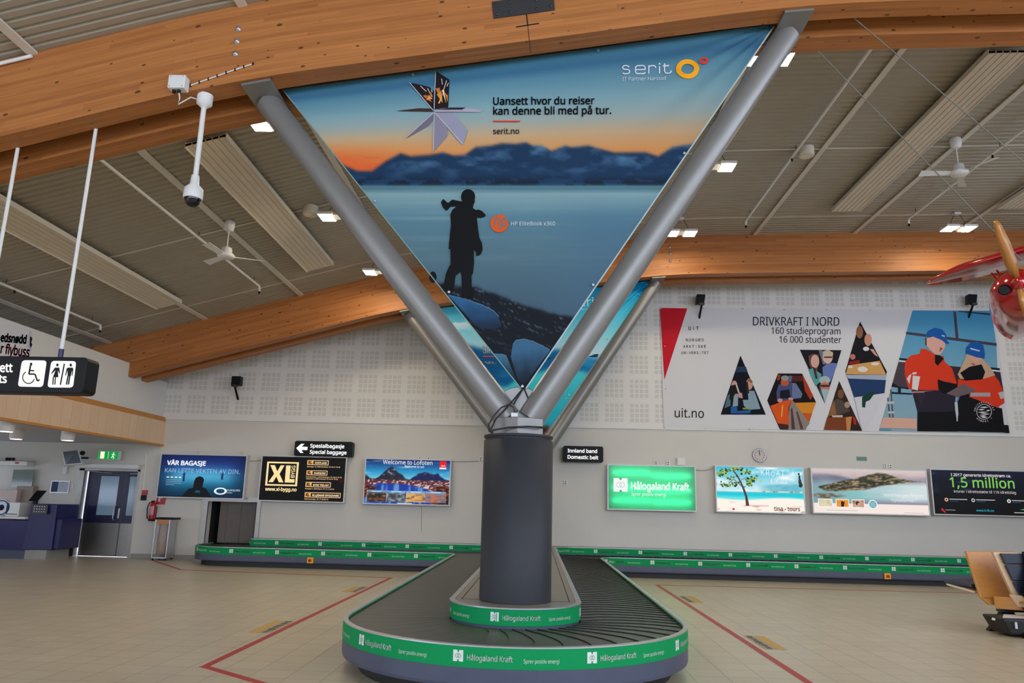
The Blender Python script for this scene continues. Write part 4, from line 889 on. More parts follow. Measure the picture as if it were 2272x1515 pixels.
for cx_, cy_, n_ in ((.1,.9,26),(.25,.95,30),(.36,.88,18),(.4,.7,34),(.36,.62,18),(.12,.58,22),(.05,.82,18),(.44,.74,14),(.22,.62,10),(.16,.74,10)):
    for _ in range(n_): a.ell(cx_+rr.gauss(0,.034), min(.985,cy_+rr.gauss(0,.028)), rr.uniform(.008,.018), rr.uniform(.012,.03), rr.choice([(44,96,40),(98,140,58),(150,180,84),(26,66,36),(180,196,110)]), 4+rr.random()*.5, 7)
for _ in range(16): a.ell(.975+rr.uniform(-.02,.015), rr.uniform(.5,.88), .012, .03, rr.choice([(44,60,40),(70,54,46)]), 4, 7)
for i, ch in enumerate('KROATIA'): T(a,ch,.52+.058*i+(.018 if ch == 'I' else 0),.563+.058*i-(.018 if ch == 'I' else 0),.815-.006*(i % 3),wht,-.005,1.15 if ch != 'I' else .45*1.15/.42*.5)
for i, ch in enumerate('EVENES'): T(a,ch,.63+.033*i,.655+.033*i,.64,wht,.01,1.0)
T(a,'tina - tours',.65,.95,.035,(96,56,50),.02,1.1)
for i, cc in enumerate(((246,240,240),(236,232,232),(214,60,66),(240,236,236))): a.ell(.1+.043*i,.05,.016,.025,cc,3,12)
a.build('lit_print', M['lit'], r)
r, a = lightbox(6.855,9.715,1.525,2.65,'wide light box picturing a rocky island coast above a white strip with three small photos')
def nor(u, v):
    n = fbm(u*8, v*10, 2); s = mixc((214,196,190), (150,140,158), np.clip((.97-v)*4*n*2, 0, 1))
    c = mixc(s, mixc((96,100,120), (140,146,160), n), np.clip((.9+.05*np.sin(u*9)-.25*u-v)*14, 0, 1)); c = mixc(c, mixc((120,160,170), (206,222,222), np.clip(u*1.1-.1+n*.3, 0, 1)), np.clip((.76-v)*9, 0, 1))
    c = mixc(c, (110,196,190), np.clip((.5-np.abs(u-.35)*1.2), 0, .6)*np.clip((.56-v)*8, 0, 1)); top = np.interp(u, [.03,.1,.25,.4,.5,.58,.66,.74,.82,.9,1], [.6,.64,.74,.82,.9,.95,.93,.86,.8,.77,.76]); bot = np.interp(u, [.03,.1,.2,.35,.5,.65,.8,1], [.58,.5,.47,.5,.56,.64,.7,.74])
    isl = mixc((52,54,40), (186,160,126), np.clip((fbm(u*30, v*44, 8, 5)-.42)*3.4, 0, 1)); c = mixc(c, isl, np.clip((top-v)*40, 0, 1)*np.clip((v-bot+.05*(n-.5))*40, 0, 1)*np.clip((u-.03)*30, 0, 1))
    i2 = np.clip((.1-((u-.14)/1.4)**2*6-np.abs(v-.39)*1.0)*20, 0, 1)*np.clip((fbm(u*24, v*24, 19)-.3)*4, 0, 1); c = mixc(c, mixc((70,60,44), (170,140,110), n), i2)
    c = mixc(c, (118,114,138), np.clip((.36-v)*6, 0, .85)*np.clip(u*2, .3, 1)); return mixc(c, (244,230,222), (v < .225)*1.0)
a.grid(0,0,1,1,110,48,nor)
K9 = 2.8/1.07
for u0, u1, cl in ((.045,.16,[(226,214,180),(196,190,150)]),(.2,.305,[(238,160,50),(230,120,40)]),(.34,.44,[(206,170,150),(120,76,64)])):
    a.rect(u0-.006,.12,u1+.006,.315,(250,244,238),2); a.grid(u0,.14,u1,.3,10,8,lambda u, v: mixc(cl[0], cl[1], np.clip((fbm(u*40, v*30, int(u0*90))-.4)*3, 0, 1)), 3)
a.poly([(.238,.14),(.262,.14),(.268,.22),(.276,.27),(.262,.25),(.252,.275),(.238,.25),(.24,.2)],(30,22,20),4); a.ell(.385,.225,.017,.05,(60,40,36),4); a.ell(.395,.2,.014,.035,(214,160,136),5); a.ell(.425,.21,.014,.04,(200,150,126),4)
a.ell(.517,.21,.04,.105,(246,244,242),3,28); a.ell(.517,.21,.033,.086,(110,176,186),4,28)
for i in range(3): a.rect(.495,.24-.035*i,.54,.248-.035*i,(190,216,220),5)
T(a,'Nord-Norges fineste',.62,.965,.4,wht,.0,.95,4,3,K9); T(a,'hyttetomter?',.685,.905,.285,wht,.0,.95,4,3,K9)
a.rect(.11,.05,.38,.062,(190,180,176),3); a.rect(.78,.03,.96,.042,(196,186,180),3)
a.build('lit_print', M['lit'], r)
r, a = lightbox(9.8,12.26,1.56,2.69,'dark navy light box with large green million figure and small sponsor logos')
a.grid(0,0,1,1,50,26,lambda u, v: mixc(ramp(v, [(0,(8,8,12)),(.4,(10,12,18)),(1,(18,24,46))]), (60,90,130), np.clip((fbm(u*5+v*2, v*16, 5)-.56)*3, 0, .7)*np.clip((v-.35)*3, 0, 1)*np.clip((.8-u)*2, 0, 1)))
KM = 2.4/1.07
T(a,'I 2017 genererte idrettsstrøm ca.',.2,.81,.865,(226,220,216),.015,1.0,3,3,KM); T(a,'1,5 million',.18,.835,.615,(128,196,92),.01,1.0,3,3,KM); T(a,'kroner i idrettsstøtte til 116 idrettslag',.215,.84,.49,(214,208,206),.0,1.05,3,3,KM)
for u0, cc, w_ in ((.13,(236,176,140),.18),(.4,(190,190,190),.19),(.76,(230,230,230),.16)):
    a.ring(u0,.325,.009,.019,cc,3,18,KM); a.rect(u0+.03,.33,u0+.03+w_,.345,(206,206,206),3); a.rect(u0+.035,.29,u0+.12,.3,(40,96,130),3)
a.poly([(.06,.1),(.085,.13),(.09,.1),(.115,.03),(.1,.03),(.08,.07)],(206,30,60),3); a.rect(.11,.085,.21,.1,(150,150,150),3); T(a,'www.h-fk.no',.42,.6,.075,(40,150,180),.02,1.0,3,3,KM); a.poly([(.86,.13),(.93,.18),(.9,.13),(.97,.12)],(50,160,120),3); a.rect(.8,.06,.97,.075,(206,200,190),3)
a.build('lit_print', M['lit'], r)

def wallsign(x0, x1, z0, z1, y, label):
    r = thing('illuminated_sign', label, 'sign', ((x0+x1)/2, YW, z0)); rad = .05; pts = []
    for cx_, cz_, a0 in ((x1-rad,z1-rad,0),(x0+rad,z1-rad,90),(x0+rad,z0+rad,180),(x1-rad,z0+rad,270)):
        for k in range(7): q = math.radians(a0+15*k); pts.append((cx_+rad*math.cos(q), y, cz_+rad*math.sin(q)))
    MB().prism(pts, (0, YW-.02-y, 0)).build('sign_case', M['black'], r, bevel=.006)
    return r, Art(lambda u, w, l: (u, y-.0015*l, w))
r, a = wallsign(-6.285,-4.775,2.65,3.04,19.36,'black arrow sign lit with white words about special baggage, over the cream logo box')
a.poly([(-6.24,2.85),(-6.12,2.965),(-6.03,2.965),(-6.1,2.89),(-5.945,2.89),(-5.945,2.805),(-6.1,2.805),(-6.04,2.73),(-6.12,2.73)],(255,255,255),1)
a.text('Spesialbagasje',(-5.88,2.875),(-4.99,2.873),(255,255,255),1,.03,.98); a.text('Special baggage',(-5.88,2.72),(-4.92,2.718),(255,255,255),1,.03,.98); a.build('lettering', M['lit'], r)
r, a = wallsign(.635,1.655,2.66,3.06,19.36,'small black lit sign naming the domestic belt, beside the column')
a.text('Innland band',(.75,2.895),(1.5,2.893),(255,255,255),1,.03,1.0); a.text('Domestic belt',(.75,2.735),(1.53,2.733),(255,255,255),1,.03,1.0); a.build('lettering', M['lit'], r)
# exit sign
r = thing('exit_sign', 'lit green running man exit sign above the double door', 'exit sign', (-11.2, YW, 2.45))
MB().box(-11.5,19.48,2.45,-10.88,YW,2.68).build('sign_case', M['frame'], r); a = Art(lambda u, w, l: (u, 19.478-.0015*l, w))
a.rect(-11.49,2.46,-10.96,2.67,(14,150,70),0); a.rect(-11.43,2.48,-11.32,2.66,(255,250,210),1); a.rect(-11.225,2.48,-11.21,2.66,(180,226,180),1)
a.ell(-11.08,2.63,.016,.016,(240,255,220),1,10); a.line([(-11.08,2.61),(-11.1,2.55),(-11.06,2.52),(-11.08,2.48)],.022,(240,255,220),1); a.line([(-11.1,2.55),(-11.13,2.5)],.02,(240,255,220),1); a.line([(-11.13,2.59),(-11.08,2.6),(-11.03,2.57)],.016,(240,255,220),1)
a.build('lit_print', M['lit'], r)
# clock
r = thing('wall_clock', 'round silver rimmed wall clock showing just before twelve', 'clock', (5.645, YW, 2.94))
MB().lathe([(.175,0),(.18,.03),(.165,.055),(.15,.045)], (5.645,YW,2.94), 32, 0, (0,-1,0)).build('clock_case', M['alu'], r)
a = Art(lambda u, w, l: (5.645+u, YW-.05-.002*l, 2.94+w)); a.ell(0,0,.148,.148,(206,198,190),0,32)
for i in range(12): q = math.radians(30*i); a.ell(.12*math.sin(q), .12*math.cos(q), .011, .011, (70,62,62), 1, 8)
a.build('clock_dial', M['print'], r); MB().hexa([(5.64,YW-.06,2.94),(5.65,YW-.06,2.94),(5.65,YW-.062,2.94),(5.64,YW-.062,2.94)],[(5.632,YW-.06,3.03),(5.644,YW-.06,3.03),(5.644,YW-.062,3.03),(5.632,YW-.062,3.03)]).build('hour_hand', M['black'], r)
MB().hexa([(5.641,YW-.064,2.93),(5.649,YW-.064,2.93),(5.649,YW-.066,2.93),(5.641,YW-.066,2.93)],[(5.62,YW-.064,3.065),(5.627,YW-.064,3.065),(5.627,YW-.066,3.065),(5.62,YW-.066,3.065)]).build('minute_hand', M['black'], r)
# small things on the wall
def wallbox(name, p0, p1, d, m, label, cat, group=None, bev=.006):
    a_, b_ = sight(p0,1,YW), sight(p1,1,YW); return tag(MB().box(a_[0],YW-d,b_[2],b_[0],YW,a_[2]).build(name, m, bevel=bev), label, cat, group)
wallbox('junction_box',(1501,1016),(1519,1033),.1,M['white'],'white junction box sitting over the top edge of the green light box','box')
for (x, y, lb) in ((1455,1027,'white socket above the green light box, one with a lead'),(1482,1028,'white socket above the green light box, next to the junction box'),(1255,1070,'white wall socket below the domestic belt sign'),(931,1018,'cream socket above the mountain village light box, first of two'),(951,1019,'cream socket above the mountain village light box, beside a red badge'),(1066,1019,'white socket at the cable end beside the column'),(1963,1034,'white socket above the wide island light box, first of two'),(1975,1035,'white socket above the wide island light box, second of two')):
    q = sight((x,y),1,YW); e = thing('wall_socket', lb, 'socket', (q[0],YW,q[2]), 'small wall sockets')
    MB().box(q[0]-.04,YW-.03,q[2]-.06,q[0]+.04,YW,q[2]+.06).build('socket_plate', M['white'], e, bevel=.005)
    for dz in (-.025,.025): MB().lathe([(.016,0),(.015,.002),(.001,.0025)], (q[0],YW-.03,q[2]+dz), 12, 0, (0,-1,0)).build('socket_hole', M['dsteel'], e)
wallbox('sign_plate',(1900,1013),(1923,1022),.012,mat('green_plate',(92,124,116),.4),'small plain green plate above the wide island light box','plate',None,.002)
def wirelet(name, pts, label, r_=.006): tag(MB().tube([np.array(sight(p,1,YW-.012)) for p in pts], r_, 6).build(name, M['white'] if r_ > .01 else M['wire']), label, 'cable')
wirelet('wall_cable',[(1543,1042),(1556,1044),(1570,1043),(1588,1037)],'thin grey cable sagging between the green box and the beach box')
wirelet('wall_cable',[(546,1021),(560,1023),(575,1022),(587,1016)],'thin grey cable between the blue head box and the black logo box')
wirelet('wall_cable',[(1000,1024),(1030,1024),(1066,1023)],'thin grey cable running from the mountain village box to the column')
wirelet('wall_cable',[(936,1120),(935,1150),(935,1178)],'thin cable hanging on the wall below the mountain village box',.004)
wirelet('wall_cable',[(325,1000),(322,1045),(316,1100)],'white cable pipe running down the wall beside the exit sign',.018)
# black spotlights on arms
for (x, y), hd, lb in (((525,845),-1,'black spotlight on a bent arm above the cream logo box'),((1553,664),1,'black spotlight on an arm over the red corner of the wall banner'),((2155,664),1,'black spotlight on an arm over the blue photo of the wall banner')):
    q = sight((x,y),1,19.3); X, Z = q[0], q[2]; e = thing('spotlight', lb, 'spotlight', (X,YW,Z-.4), 'black wall spotlights')
    MB().tube([(X+.03*hd,YW-.01,Z-.45),(X+.03*hd,YW-.06,Z-.4),(X+.05*hd,19.32,Z-.12)], .028, 8).build('spotlight_arm', M['black'], e)
    mb = MB(); cs = [(X-.11,Z-.13),(X+.1,Z-.1),(X+.14,Z+.12),(X-.08,Z+.13)] if hd > 0 else [(X-.12,Z-.12),(X+.12,Z-.12),(X+.12,Z+.12),(X-.12,Z+.12)]
    mb.prism([(p,19.24,z) for p, z in cs], (0,.18,0)); mb.build('spotlight_head', M['black'], e, bevel=.012)
    MB().box(X-.03*hd,19.22,Z-.16,X+.1*hd,19.32,Z-.11).build('spotlight_yoke', M['dsteel'], e)
# ------------------------------------------------------------------ things under the roof
def flood(x, y, label):
    z = zc(x)-.4; r = thing('twin_floodlight', label, 'ceiling light', (x, y, z), 'twin LED floodlights')
    for s in (-1, 1):
        px = x+s*.2; o = MB().box(px-.145,y-.19,z+.006,px+.145,y+.19,z+.06).build('lamp_housing', M['white'], r, bevel=.012)
        MB().box(px-.122,y-.165,z,px+.122,y+.165,z+.008).build('light_panel', M['lamp'], o, label='glowing white panel')
    MB().box(x-.05,y-.12,z+.012,x+.05,y+.12,z+.07).build('driver_box', M['frame'], r, bevel=.005)
    for s in (-1, 1): MB().tube([(x+s*.1,y,z+.06),(x+s*.16,y,z+.16),(x+s*.05,y,zc(x)-.03)], .006, 6).build('suspension_wire', M['cable'], r)
    MB().box(x-.07,y-.05,zc(x)-.05,x+.07,y+.05,zc(x)-.005).build('ceiling_rose', M['white'], r)
FL = {(-3.78,9.55):'twin ceiling floodlight half hidden by the top of the duller strut',(-3.78,13.0):'twin ceiling floodlight between the round ceiling speaker and the slanting strut, middle of its row',(-3.72,16.4):'twin ceiling floodlight hanging just above the far beam on the desk side',
      (3.12,9.55):'twin ceiling floodlight crossed by the bright strut near its top plate',(3.2,13.0):'twin ceiling floodlight beside the bright strut, middle of its row',(3.2,16.45):'twin ceiling floodlight near the far beam, beside the bright strut',
      (9.45,16.45):'twin ceiling floodlight near the far beam above the propeller aircraft'}
for (x, y), lb in FL.items(): flood(x, y, lb)
def radiant(x0, x1, label):
    y0, y1 = 9.95, 15.9; h = .15; r = thing('radiant_panel', label, 'heating panel', ((x0+x1)/2, 13, zc((x0+x1)/2)-h), 'radiant ceiling panels'); mb = MB()
    n = 6; w = (x1-x0)/n
    for i in range(n):
        a_, b_ = x0+w*i+(.008 if i else 0), x0+w*(i+1)-(.008 if i < n-1 else 0)
        mb.hexa([(a_,y0,zc(a_)-h),(b_,y0,zc(b_)-h),(b_,y1,zc(b_)-h),(a_,y1,zc(a_)-h)], [(a_,y0,zc(a_)-h+.05),(b_,y0,zc(b_)-h+.05),(b_,y1,zc(b_)-h+.05),(a_,y1,zc(a_)-h+.05)])
    mb.hexa([(x0,y0,zc(x0)-h+.012),(x1,y0,zc(x1)-h+.012),(x1,y1,zc(x1)-h+.012),(x0,y1,zc(x0)-h+.012)], [(x0,y0,zc(x0)-h+.045),(x1,y0,zc(x1)-h+.045),(x1,y1,zc(x1)-h+.045),(x0,y1,zc(x0)-h+.045)])
    mb.build('panel', M['rad'], r)
    mb = MB()
    for x in (x0, x1): mb.hexa([(x-.012,y0,zc(x)-h-.012),(x+.012,y0,zc(x)-h-.012),(x+.012,y1,zc(x)-h-.012),(x-.012,y1,zc(x)-h-.012)], [(x-.012,y0,zc(x)-h+.07),(x+.012,y0,zc(x)-h+.07),(x+.012,y1,zc(x)-h+.07),(x-.012,y1,zc(x)-h+.07)])
    mb.build('side_flange', M['trimw'], r)
    for y in (y0+.25, (y0+y1)/2, y1-.25):
        for x in (x0+.05, x1-.05): MB().tube([(x,y,zc(x)-h+.05),(x,y,zc(x)-.005)], .006, 6).build('hanger', M['cable'], r)
radiant(-8.52,-7.98,'long grooved ceiling heating panel crossed by the white sign rod, above the gallery edge')
radiant(-5.22,-4.64,'long grooved ceiling heating panel beside the dome camera pole')
radiant(6.42,7.03,'long ceiling heating panel crossed by two thin wires')
radiant(10.02,10.62,'ceiling heating panel cut off at the picture edge above the propeller')
def pipe(x, y1, label):
    z = zc(x)-.12; r = thing('sprinkler_pipe', label, 'pipe', (x, 12, z), 'white sprinkler pipes')
    MB().tube([(x,8.6,z),(x,y1-.06,z),(x,y1-.02,z-.01),(x,y1,z-.05),(x,y1,z-.11)], .026, 10).build('pipe', M['white'], r)
    MB().lathe([(.022,0),(.022,.04),(.008,.06)], (x,y1,z-.17), 10).build('sprinkler_head', M['black'], r)
    for y in (9.8, 13.0, y1-.35):
        MB().tube([(x,y,z+.02),(x,y,zc(x)-.005)], .008, 6).build('pipe_clip', M['dsteel'], r)
    MB().lathe([(.018,0),(.018,.05),(.006,.06)], (x,13.25,z-.075), 8).build('sprinkler_head', M['black'], r)
pipe(-6.35,16.15,'white ceiling pipe running behind the ceiling fan over the desk side'); pipe(-9.85,16.1,'white ceiling pipe above the gallery, crossed by the sign rod')
pipe(4.68,16.45,'white ceiling pipe passing beside the round speaker on the bench side'); pipe(8.38,16.5,'thin ceiling pipe passing behind the ceiling fan on the bench side')
def fan(x, y, label, ph):
    z = zc(x)-.05; r = thing('ceiling_fan', label, 'fan', (x, y, z), 'ceiling fans')
    MB().lathe([(.05,-.14),(.085,-.12),(.1,0),(.09,.05)], (x,y,z), 20).build('canopy', M['white'], r)
    MB().tube([(x,y,z-.13),(x,y,z-.47)], .012, 8).build('rod', M['white'], r)
    MB().lathe([(.03,-.66),(.13,-.66),(.16,-.62),(.13,-.58),(.1,-.56),(.09,-.47),(.05,-.45)], (x,y,z), 24).build('motor', M['white'], r)
    for k in range(3):
        q = ph+2*math.pi*k/3; d = np.array([math.cos(q), math.sin(q), 0]); n = np.array([-d[1], d[0], 0]); c = np.array([x, y, z-.625]); t = np.array([0,0,.006]); tl = np.array([0,0,.02])
        MB().hexa([c+d*.15-n*.04-tl, c+d*.68-n*.07-tl, c+d*.68+n*.07+tl, c+d*.15+n*.04+tl], [p+t for p in (c+d*.15-n*.04-tl, c+d*.68-n*.07-tl, c+d*.68+n*.07+tl, c+d*.15+n*.04+tl)]).build('blade', M['white'], r)
fan(-5.75,12.9,'white ceiling fan over the desk side of the hall', .4); fan(7.5,12.85,'white ceiling fan crossed by wires on the bench side', 1.0)
def speaker(x, y, label):
    z = zc(x); r = thing('ceiling_speaker', label, 'speaker', (x, y, z-.17), 'round ceiling speakers')
    MB().lathe([(.13,-.17),(.14,-.16),(.14,0)], (x,y,z), 28).build('speaker_case', M['trimw'], r); MB().lathe([(.11,-.178),(.11,-.168)], (x,y,z), 28).build('speaker_grille', M['rad'], r)
speaker(-4.33,13.1,'round cream ceiling speaker above the grooved heating panel end, desk side'); speaker(4.9,13.1,'round cream ceiling speaker between two ceiling strips, bench side')
# white cable trunk on the near beam, dome camera, junction box
tag(MB().tube([(-7.2,7.53,zb(-7.2)+.93),(-5.87,7.53,zb(-5.87)+.93)], .022, 8).build('cable_conduit', M['white']), 'short white conduit along the top of the near roof beam', 'conduit')
x, y = -3.88, 7.7; zt = zb(x)
r = thing('dome_camera', 'white pole mounted dome camera hanging under the near roof beam', 'camera', (x, y, zt))
MB().lathe([(.03,-.16),(.06,-.13),(.085,-.11),(.088,0)], (x,y,zt), 24).build('mount', M['white'], r); MB().tube([(x,y,zt-.14),(x,y,zt-1.02)], .028, 14).build('pole', M['white'], r)
MB().lathe([(.1,-1.27),(.104,-1.25),(.1,-1.15),(.05,-1.1),(.045,-1.02),(.04,-.99)], (x,y,zt), 28).build('camera_housing', M['white'], r)
MB().lathe([(.001,-1.365),(.04,-1.355),(.07,-1.33),(.088,-1.28),(.09,-1.25)], (x,y,zt), 28).build('dome', mat('smoked_dome',(20,20,24),.08), r, label='smoked black dome')
q0, q1 = sight((375,166),1,7.45), sight((409,195),1,7.45)
r = thing('junction_box', 'white junction box screwed to the near roof beam beside the dome camera', 'junction box', (q0[0], 7.56, q1[2]))
MB().box(q0[0],7.44,q1[2],q1[0],7.56,q0[2]).build('box_body', M['white'], r, bevel=.012)
for fx in (.13,.87):
    for fz in (.13,.87): MB().lathe([(.008,0),(.006,.004)], (q0[0]+fx*(q1[0]-q0[0]),7.44,q1[2]+fz*(q0[2]-q1[2])), 8, 0, (0,-1,0)).build('screw', M['alu'], r)
for dx in (.055,.11): MB().lathe([(.022,0),(.02,-.03),(.012,-.035)], (q0[0]+dx,7.5,q1[2]), 12).build('cable_gland', M['black'], r)
jx, jz = q0[0]+.11, q1[2]
tag(MB().tube([(jx,7.5,jz-.02),(jx+.02,7.5,jz-.1),(jx-.01,7.53,jz-.16),(jx+.08,7.62,zb(jx)-.02),(x-.08,7.7,zt-.05)], .008, 6).build('camera_cable', M['white']), 'loose white cable looping from the junction box to the dome camera', 'cable')
cab = MB(); pts = [(xx, 7.548, zb(xx)+.06+.14*((xx+4.0)/.8)) for xx in np.linspace(jx, -3.3, 9)]
r = tag(cab.tube(pts, .008, 6).build('clipped_cable', M['white']), 'white cable clipped along the beam face from junction box to strut plate', 'cable')
ORIG[r.name] = np.zeros(3)
for p in pts[1:]: MB().box(p[0]-.006,7.535,p[2]-.014,p[0]+.006,7.556,p[2]+.014).build('cable_clip', M['black'], r)
# hanging toilet sign
r = thing('hanging_sign', 'black hanging sign with wheelchair and toilet pictograms on two white rods', 'sign', (-6.0, 7.86, 2.57)); X0, X1, Z0, Z1, YA, YZ = -7.7, -4.83, 2.565, 2.955, 7.75, 7.98
rad = .05; pts = []
for cx_, cz_, a0 in ((X1-rad,Z1-rad,0),(X0+rad,Z1-rad,90),(X0+rad,Z0+rad,180),(X1-rad,Z0+rad,270)):
    for k in range(7): q = math.radians(a0+15*k); pts.append((cx_+rad*math.cos(q), YA, cz_+rad*math.sin(q)))
MB().prism(pts, (0,YZ-YA,0)).build('sign_case', M['black'], r, bevel=.008)
for xx in (-5.2,-6.09,-7.2):
    MB().tube([(xx,7.85,2.95),(xx,7.85,3.06)], .026, 10).build('rod_sleeve', M['navy'], r, label='dark blue sleeve'); MB().tube([(xx,7.85,3.0),(xx,7.85,zb(xx)+.01)], .02, 10).build('rod', M['white'], r)
def Ps(u, w, l): q = sight((u, w), 1, YA-.002); return (q[0], YA-.002-.0012*l, q[2])
a = Art(Ps); wh = (255,253,250); bk = (16,14,24)
def rr_(pts, rad, c, l):
    P = [np.array(p, float) for p in pts]; o = []
    for i in range(4):
        p, b, n = P[i-1], P[i], P[(i+1) % 4]; u, v = _n(p-b), _n(n-b)
        for t in np.linspace(0, 1, 6): o.append(tuple((1-t)**2*(b+u*rad)+2*t*(1-t)*b+t*t*(b+v*rad)))
    a.poly(o, c, l)
k = 4.59; oo = (0,680)
rr_(cp(*oo,k,[(225,546),(478,549),(438,820),(180,815)]), 8, wh, 1); rr_(cp(*oo,k,[(523,552),(778,556),(745,826),(482,824)]), 8, wh, 1)
P1 = lambda p: cp(*oo, k, p)
a.ell(*P1([(318,587)])[0], 2.9, 3.4, bk, 2, 16); a.line(P1([(312,600),(296,690)]), 3.6, bk, 2); a.line(P1([(300,650),(350,655)]), 3.0, bk, 2); a.line(P1([(296,688),(358,688),(382,758),(405,745)]), 3.4, bk, 2)
cx_, cy_ = P1([(292,722)])[0]
a.line([(cx_+13.0*math.cos(t)+1.5*-math.sin(t)*0, cy_+13.4*math.sin(t)) for t in np.linspace(.25, 4.25, 26)], 2.2, bk, 2)
a.ell(*P1([(586,595)])[0], 2.8, 3.2, bk, 2, 14); a.poly(P1([(560,622),(606,622),(612,680),(604,682),(590,650),(596,720),(540,720),(566,650),(530,684),(522,680)]), bk, 2)
for x0_ in (545,566): a.line(P1([(x0_,720),(x0_-6,795)]), 2.6, bk, 2)
a.line(P1([(657,583),(616,797)]), 3.0, bk, 2)
a.ell(*P1([(722,596)])[0], 2.8, 3.2, bk, 2, 14); a.poly(P1([(690,622),(742,622),(748,640),(740,705),(732,705),(734,650),(722,710),(690,710),(688,650),(672,705),(664,702),(680,632)]), bk, 2)
for x0_, x1_ in ((694,678),(712,698)): a.line(P1([(x0_,708),(x1_,795)]), 3.2, bk, 2)
a.text('Toalett', (-45.5,825), (28.5,825), wh, 2, .03, 1.18, UPB); a.text('Toilets', (-50,848.5), (15.5,849), wh, 2, .03, 1.18, UPB)
a.build('lettering', M['lit'], r)
# banner on the gallery parapet
def Pg(u, w, l): q = sight((u, w), 0, -9.925); return (-9.925+.003*l, q[1], q[2])
r = thing('parapet_banner', 'white banner with black and red lettering hung on the gallery wall behind the sign', 'banner', (-9.92, 13.5, 4.1))
a = Art(Pg); a.poly([(-60,682),(66,728),(70,745),(64,800),(-60,790)], (226,228,234), 0); a.poly([(66,728),(72,742),(70,775),(64,800),(58,790),(62,750)], (206,210,220), 1)
a.text('edsnødd', (0,757), (57.5,762), (20,18,32), 2, .045, 1.7, (.12,-1)); a.text('r flybuss', (0,783), (64,792), (206,30,60), 2, .03, 1.75, (.12,-1))
a.poly([(66,745),(71,751),(68,760),(71,764),(67,772),(65,765)], (20,18,32), 3); a.build('banner_print', M['print'], r)
tag(MB().box(-10.25,18.1,3.0,-10.1,18.3,4.6).build('steel_post', M['base']), 'grey steel post under the far roof beam end behind the gallery wall', 'post')
# downlights below the gallery
for (px, py), lb in (((150,975),'white cylinder downlight under the gallery, nearest the wooden fascia corner'),((36,972),'white cylinder downlight under the gallery, middle of three'),((14,955),'white cylinder downlight under the gallery at the picture edge')):
    q = sight((px, py), 2, 2.7); x, y = q[0], q[1]; r = thing('downlight', lb, 'downlight', (x, y, 2.68), 'cylinder downlights')
    MB().lathe([(.13,0),(.135,.01),(.135,.2)], (x,y,2.68), 24).build('downlight_case', M['white'], r); MB().lathe([(.11,-.006),(.11,.004)], (x,y,2.68), 24).build('lens', M['downlit'], r)

# ------------------------------------------------------------------ red aircraft hung from the roof
H = _n(np.array([-.5,-.86,0])); S = _n(np.array([-.86,.5,0])); hub = np.array(sight((2259,628),1,9.0))
r = thing('hanging_aircraft', 'glossy red propeller aircraft hanging from the roof, cut off by the picture edge', 'aircraft', tuple(hub))
prof = [(0.001,.0),(.1,.02),(.2,.08),(.27,.2),(.3,.4),(.31,.8),(.3,1.4),(.22,2.2),(.08,3.0)]
o = hub-H*-.0; ax = -H
ck = hub+ax*.06+np.array([0,0,-.02])
MB().lathe([(a_, b_) for a_, b_ in prof], ck, 28, 0, ax).build('fuselage', M['planered'], r)
MB().lathe([(.001,-.13),(.05,-.1),(.075,-.03),(.08,.03)], hub, 20, 0, ax).build('spinner', M['planered'], r)
for sg in (1, -1):
    tip = np.array(sight((2209,489),1,8.87))-hub; tip = tip*sg; n = _n(np.cross(tip, H)); mb = MB(); secs = []
    for f, w_, tw in ((.06,.05,.9),(.3,.075,.6),(.6,.07,.35),(.9,.045,.2),(1,.02,.15)):
        c_ = hub+tip*f; e1 = n*math.cos(tw)+H*math.sin(tw); e2 = _n(np.cross(tip, e1)); secs.append([c_+e1*w_, c_+e2*.012, c_-e1*w_, c_-e2*.012])
    vs = [p for s_ in secs for p in s_]; mb.add(vs, [(4*i+j, 4*i+(j+1)%4, 4*i+4+(j+1)%4, 4*i+4+j) for i in range(4) for j in range(4)]+[(0,1,2,3),(16,17,18,19)], 0, True)
    mb.build('propeller_blade', M['prop'], r)
tipw = np.array(sight((2056,630),1,10.6)); rootw = np.array(sight((2290,566),1,9.7)); mb = MB(); secs = []
af = [(0,0),(.03,.045),(.12,.075),(.3,.085),(.6,.06),(1,0),(.6,-.015),(.3,-.025),(.1,-.025),(.02,-.02)]
for f in (0,.05,.15,.35,.6,.85,1.0,1.6,2.2):
    c_ = tipw+(rootw-tipw)*f; ch = .78*min(1, .12+1.5*f**.6); secs.append([c_+H*(ch*.5-ch*u)+np.array([0,0,v*min(1,.3+2*f)]) for u, v in af])
n_ = len(af); vs = [p for s_ in secs for p in s_]
mb.add(vs, [(n_*i+j, n_*i+(j+1)%n_, n_*i+n_+(j+1)%n_, n_*i+n_+j) for i in range(len(secs)-1) for j in range(n_)]+[tuple(range(n_)), tuple(range(n_*(len(secs)-1), n_*len(secs)))], 0, True)
mb.build('wing', M['planered'], r)
for e in ((2200,606),(2212,600)): MB().tube([sight(e,1,9.95), hub+ax*.7+np.array([0,0,-.12])], .014, 8).build('wing_strut', M['planered'], r)
MB().lathe([(.06,0),(.07,.02),(.05,.022)], hub+H*-.1+np.array([-.16,.02,-.06]), 14, 0, H).build('air_intake', M['black'], r)
def hangwire(p0, y0, p1, y1, label): tag(MB().tube([sight(p0,1,y0), sight(p1,1,y1)], .007, 6).build('suspension_wire', M['wire']), label, 'wire')
hangwire((1806,104),8.45,(2266,576),9.1,'thin suspension wire from the near beam down to the aircraft propeller')
yw_ = 6.0
while sight((1640,-176),1,yw_)[2] < zc(sight((1640,-176),1,yw_)[0])-.02 and yw_ < 7.3: yw_ += .02
hangwire((1640,-176),yw_,(2330,410),9.0,'upper thin suspension wire crossing the ceiling heating panel toward the aircraft')

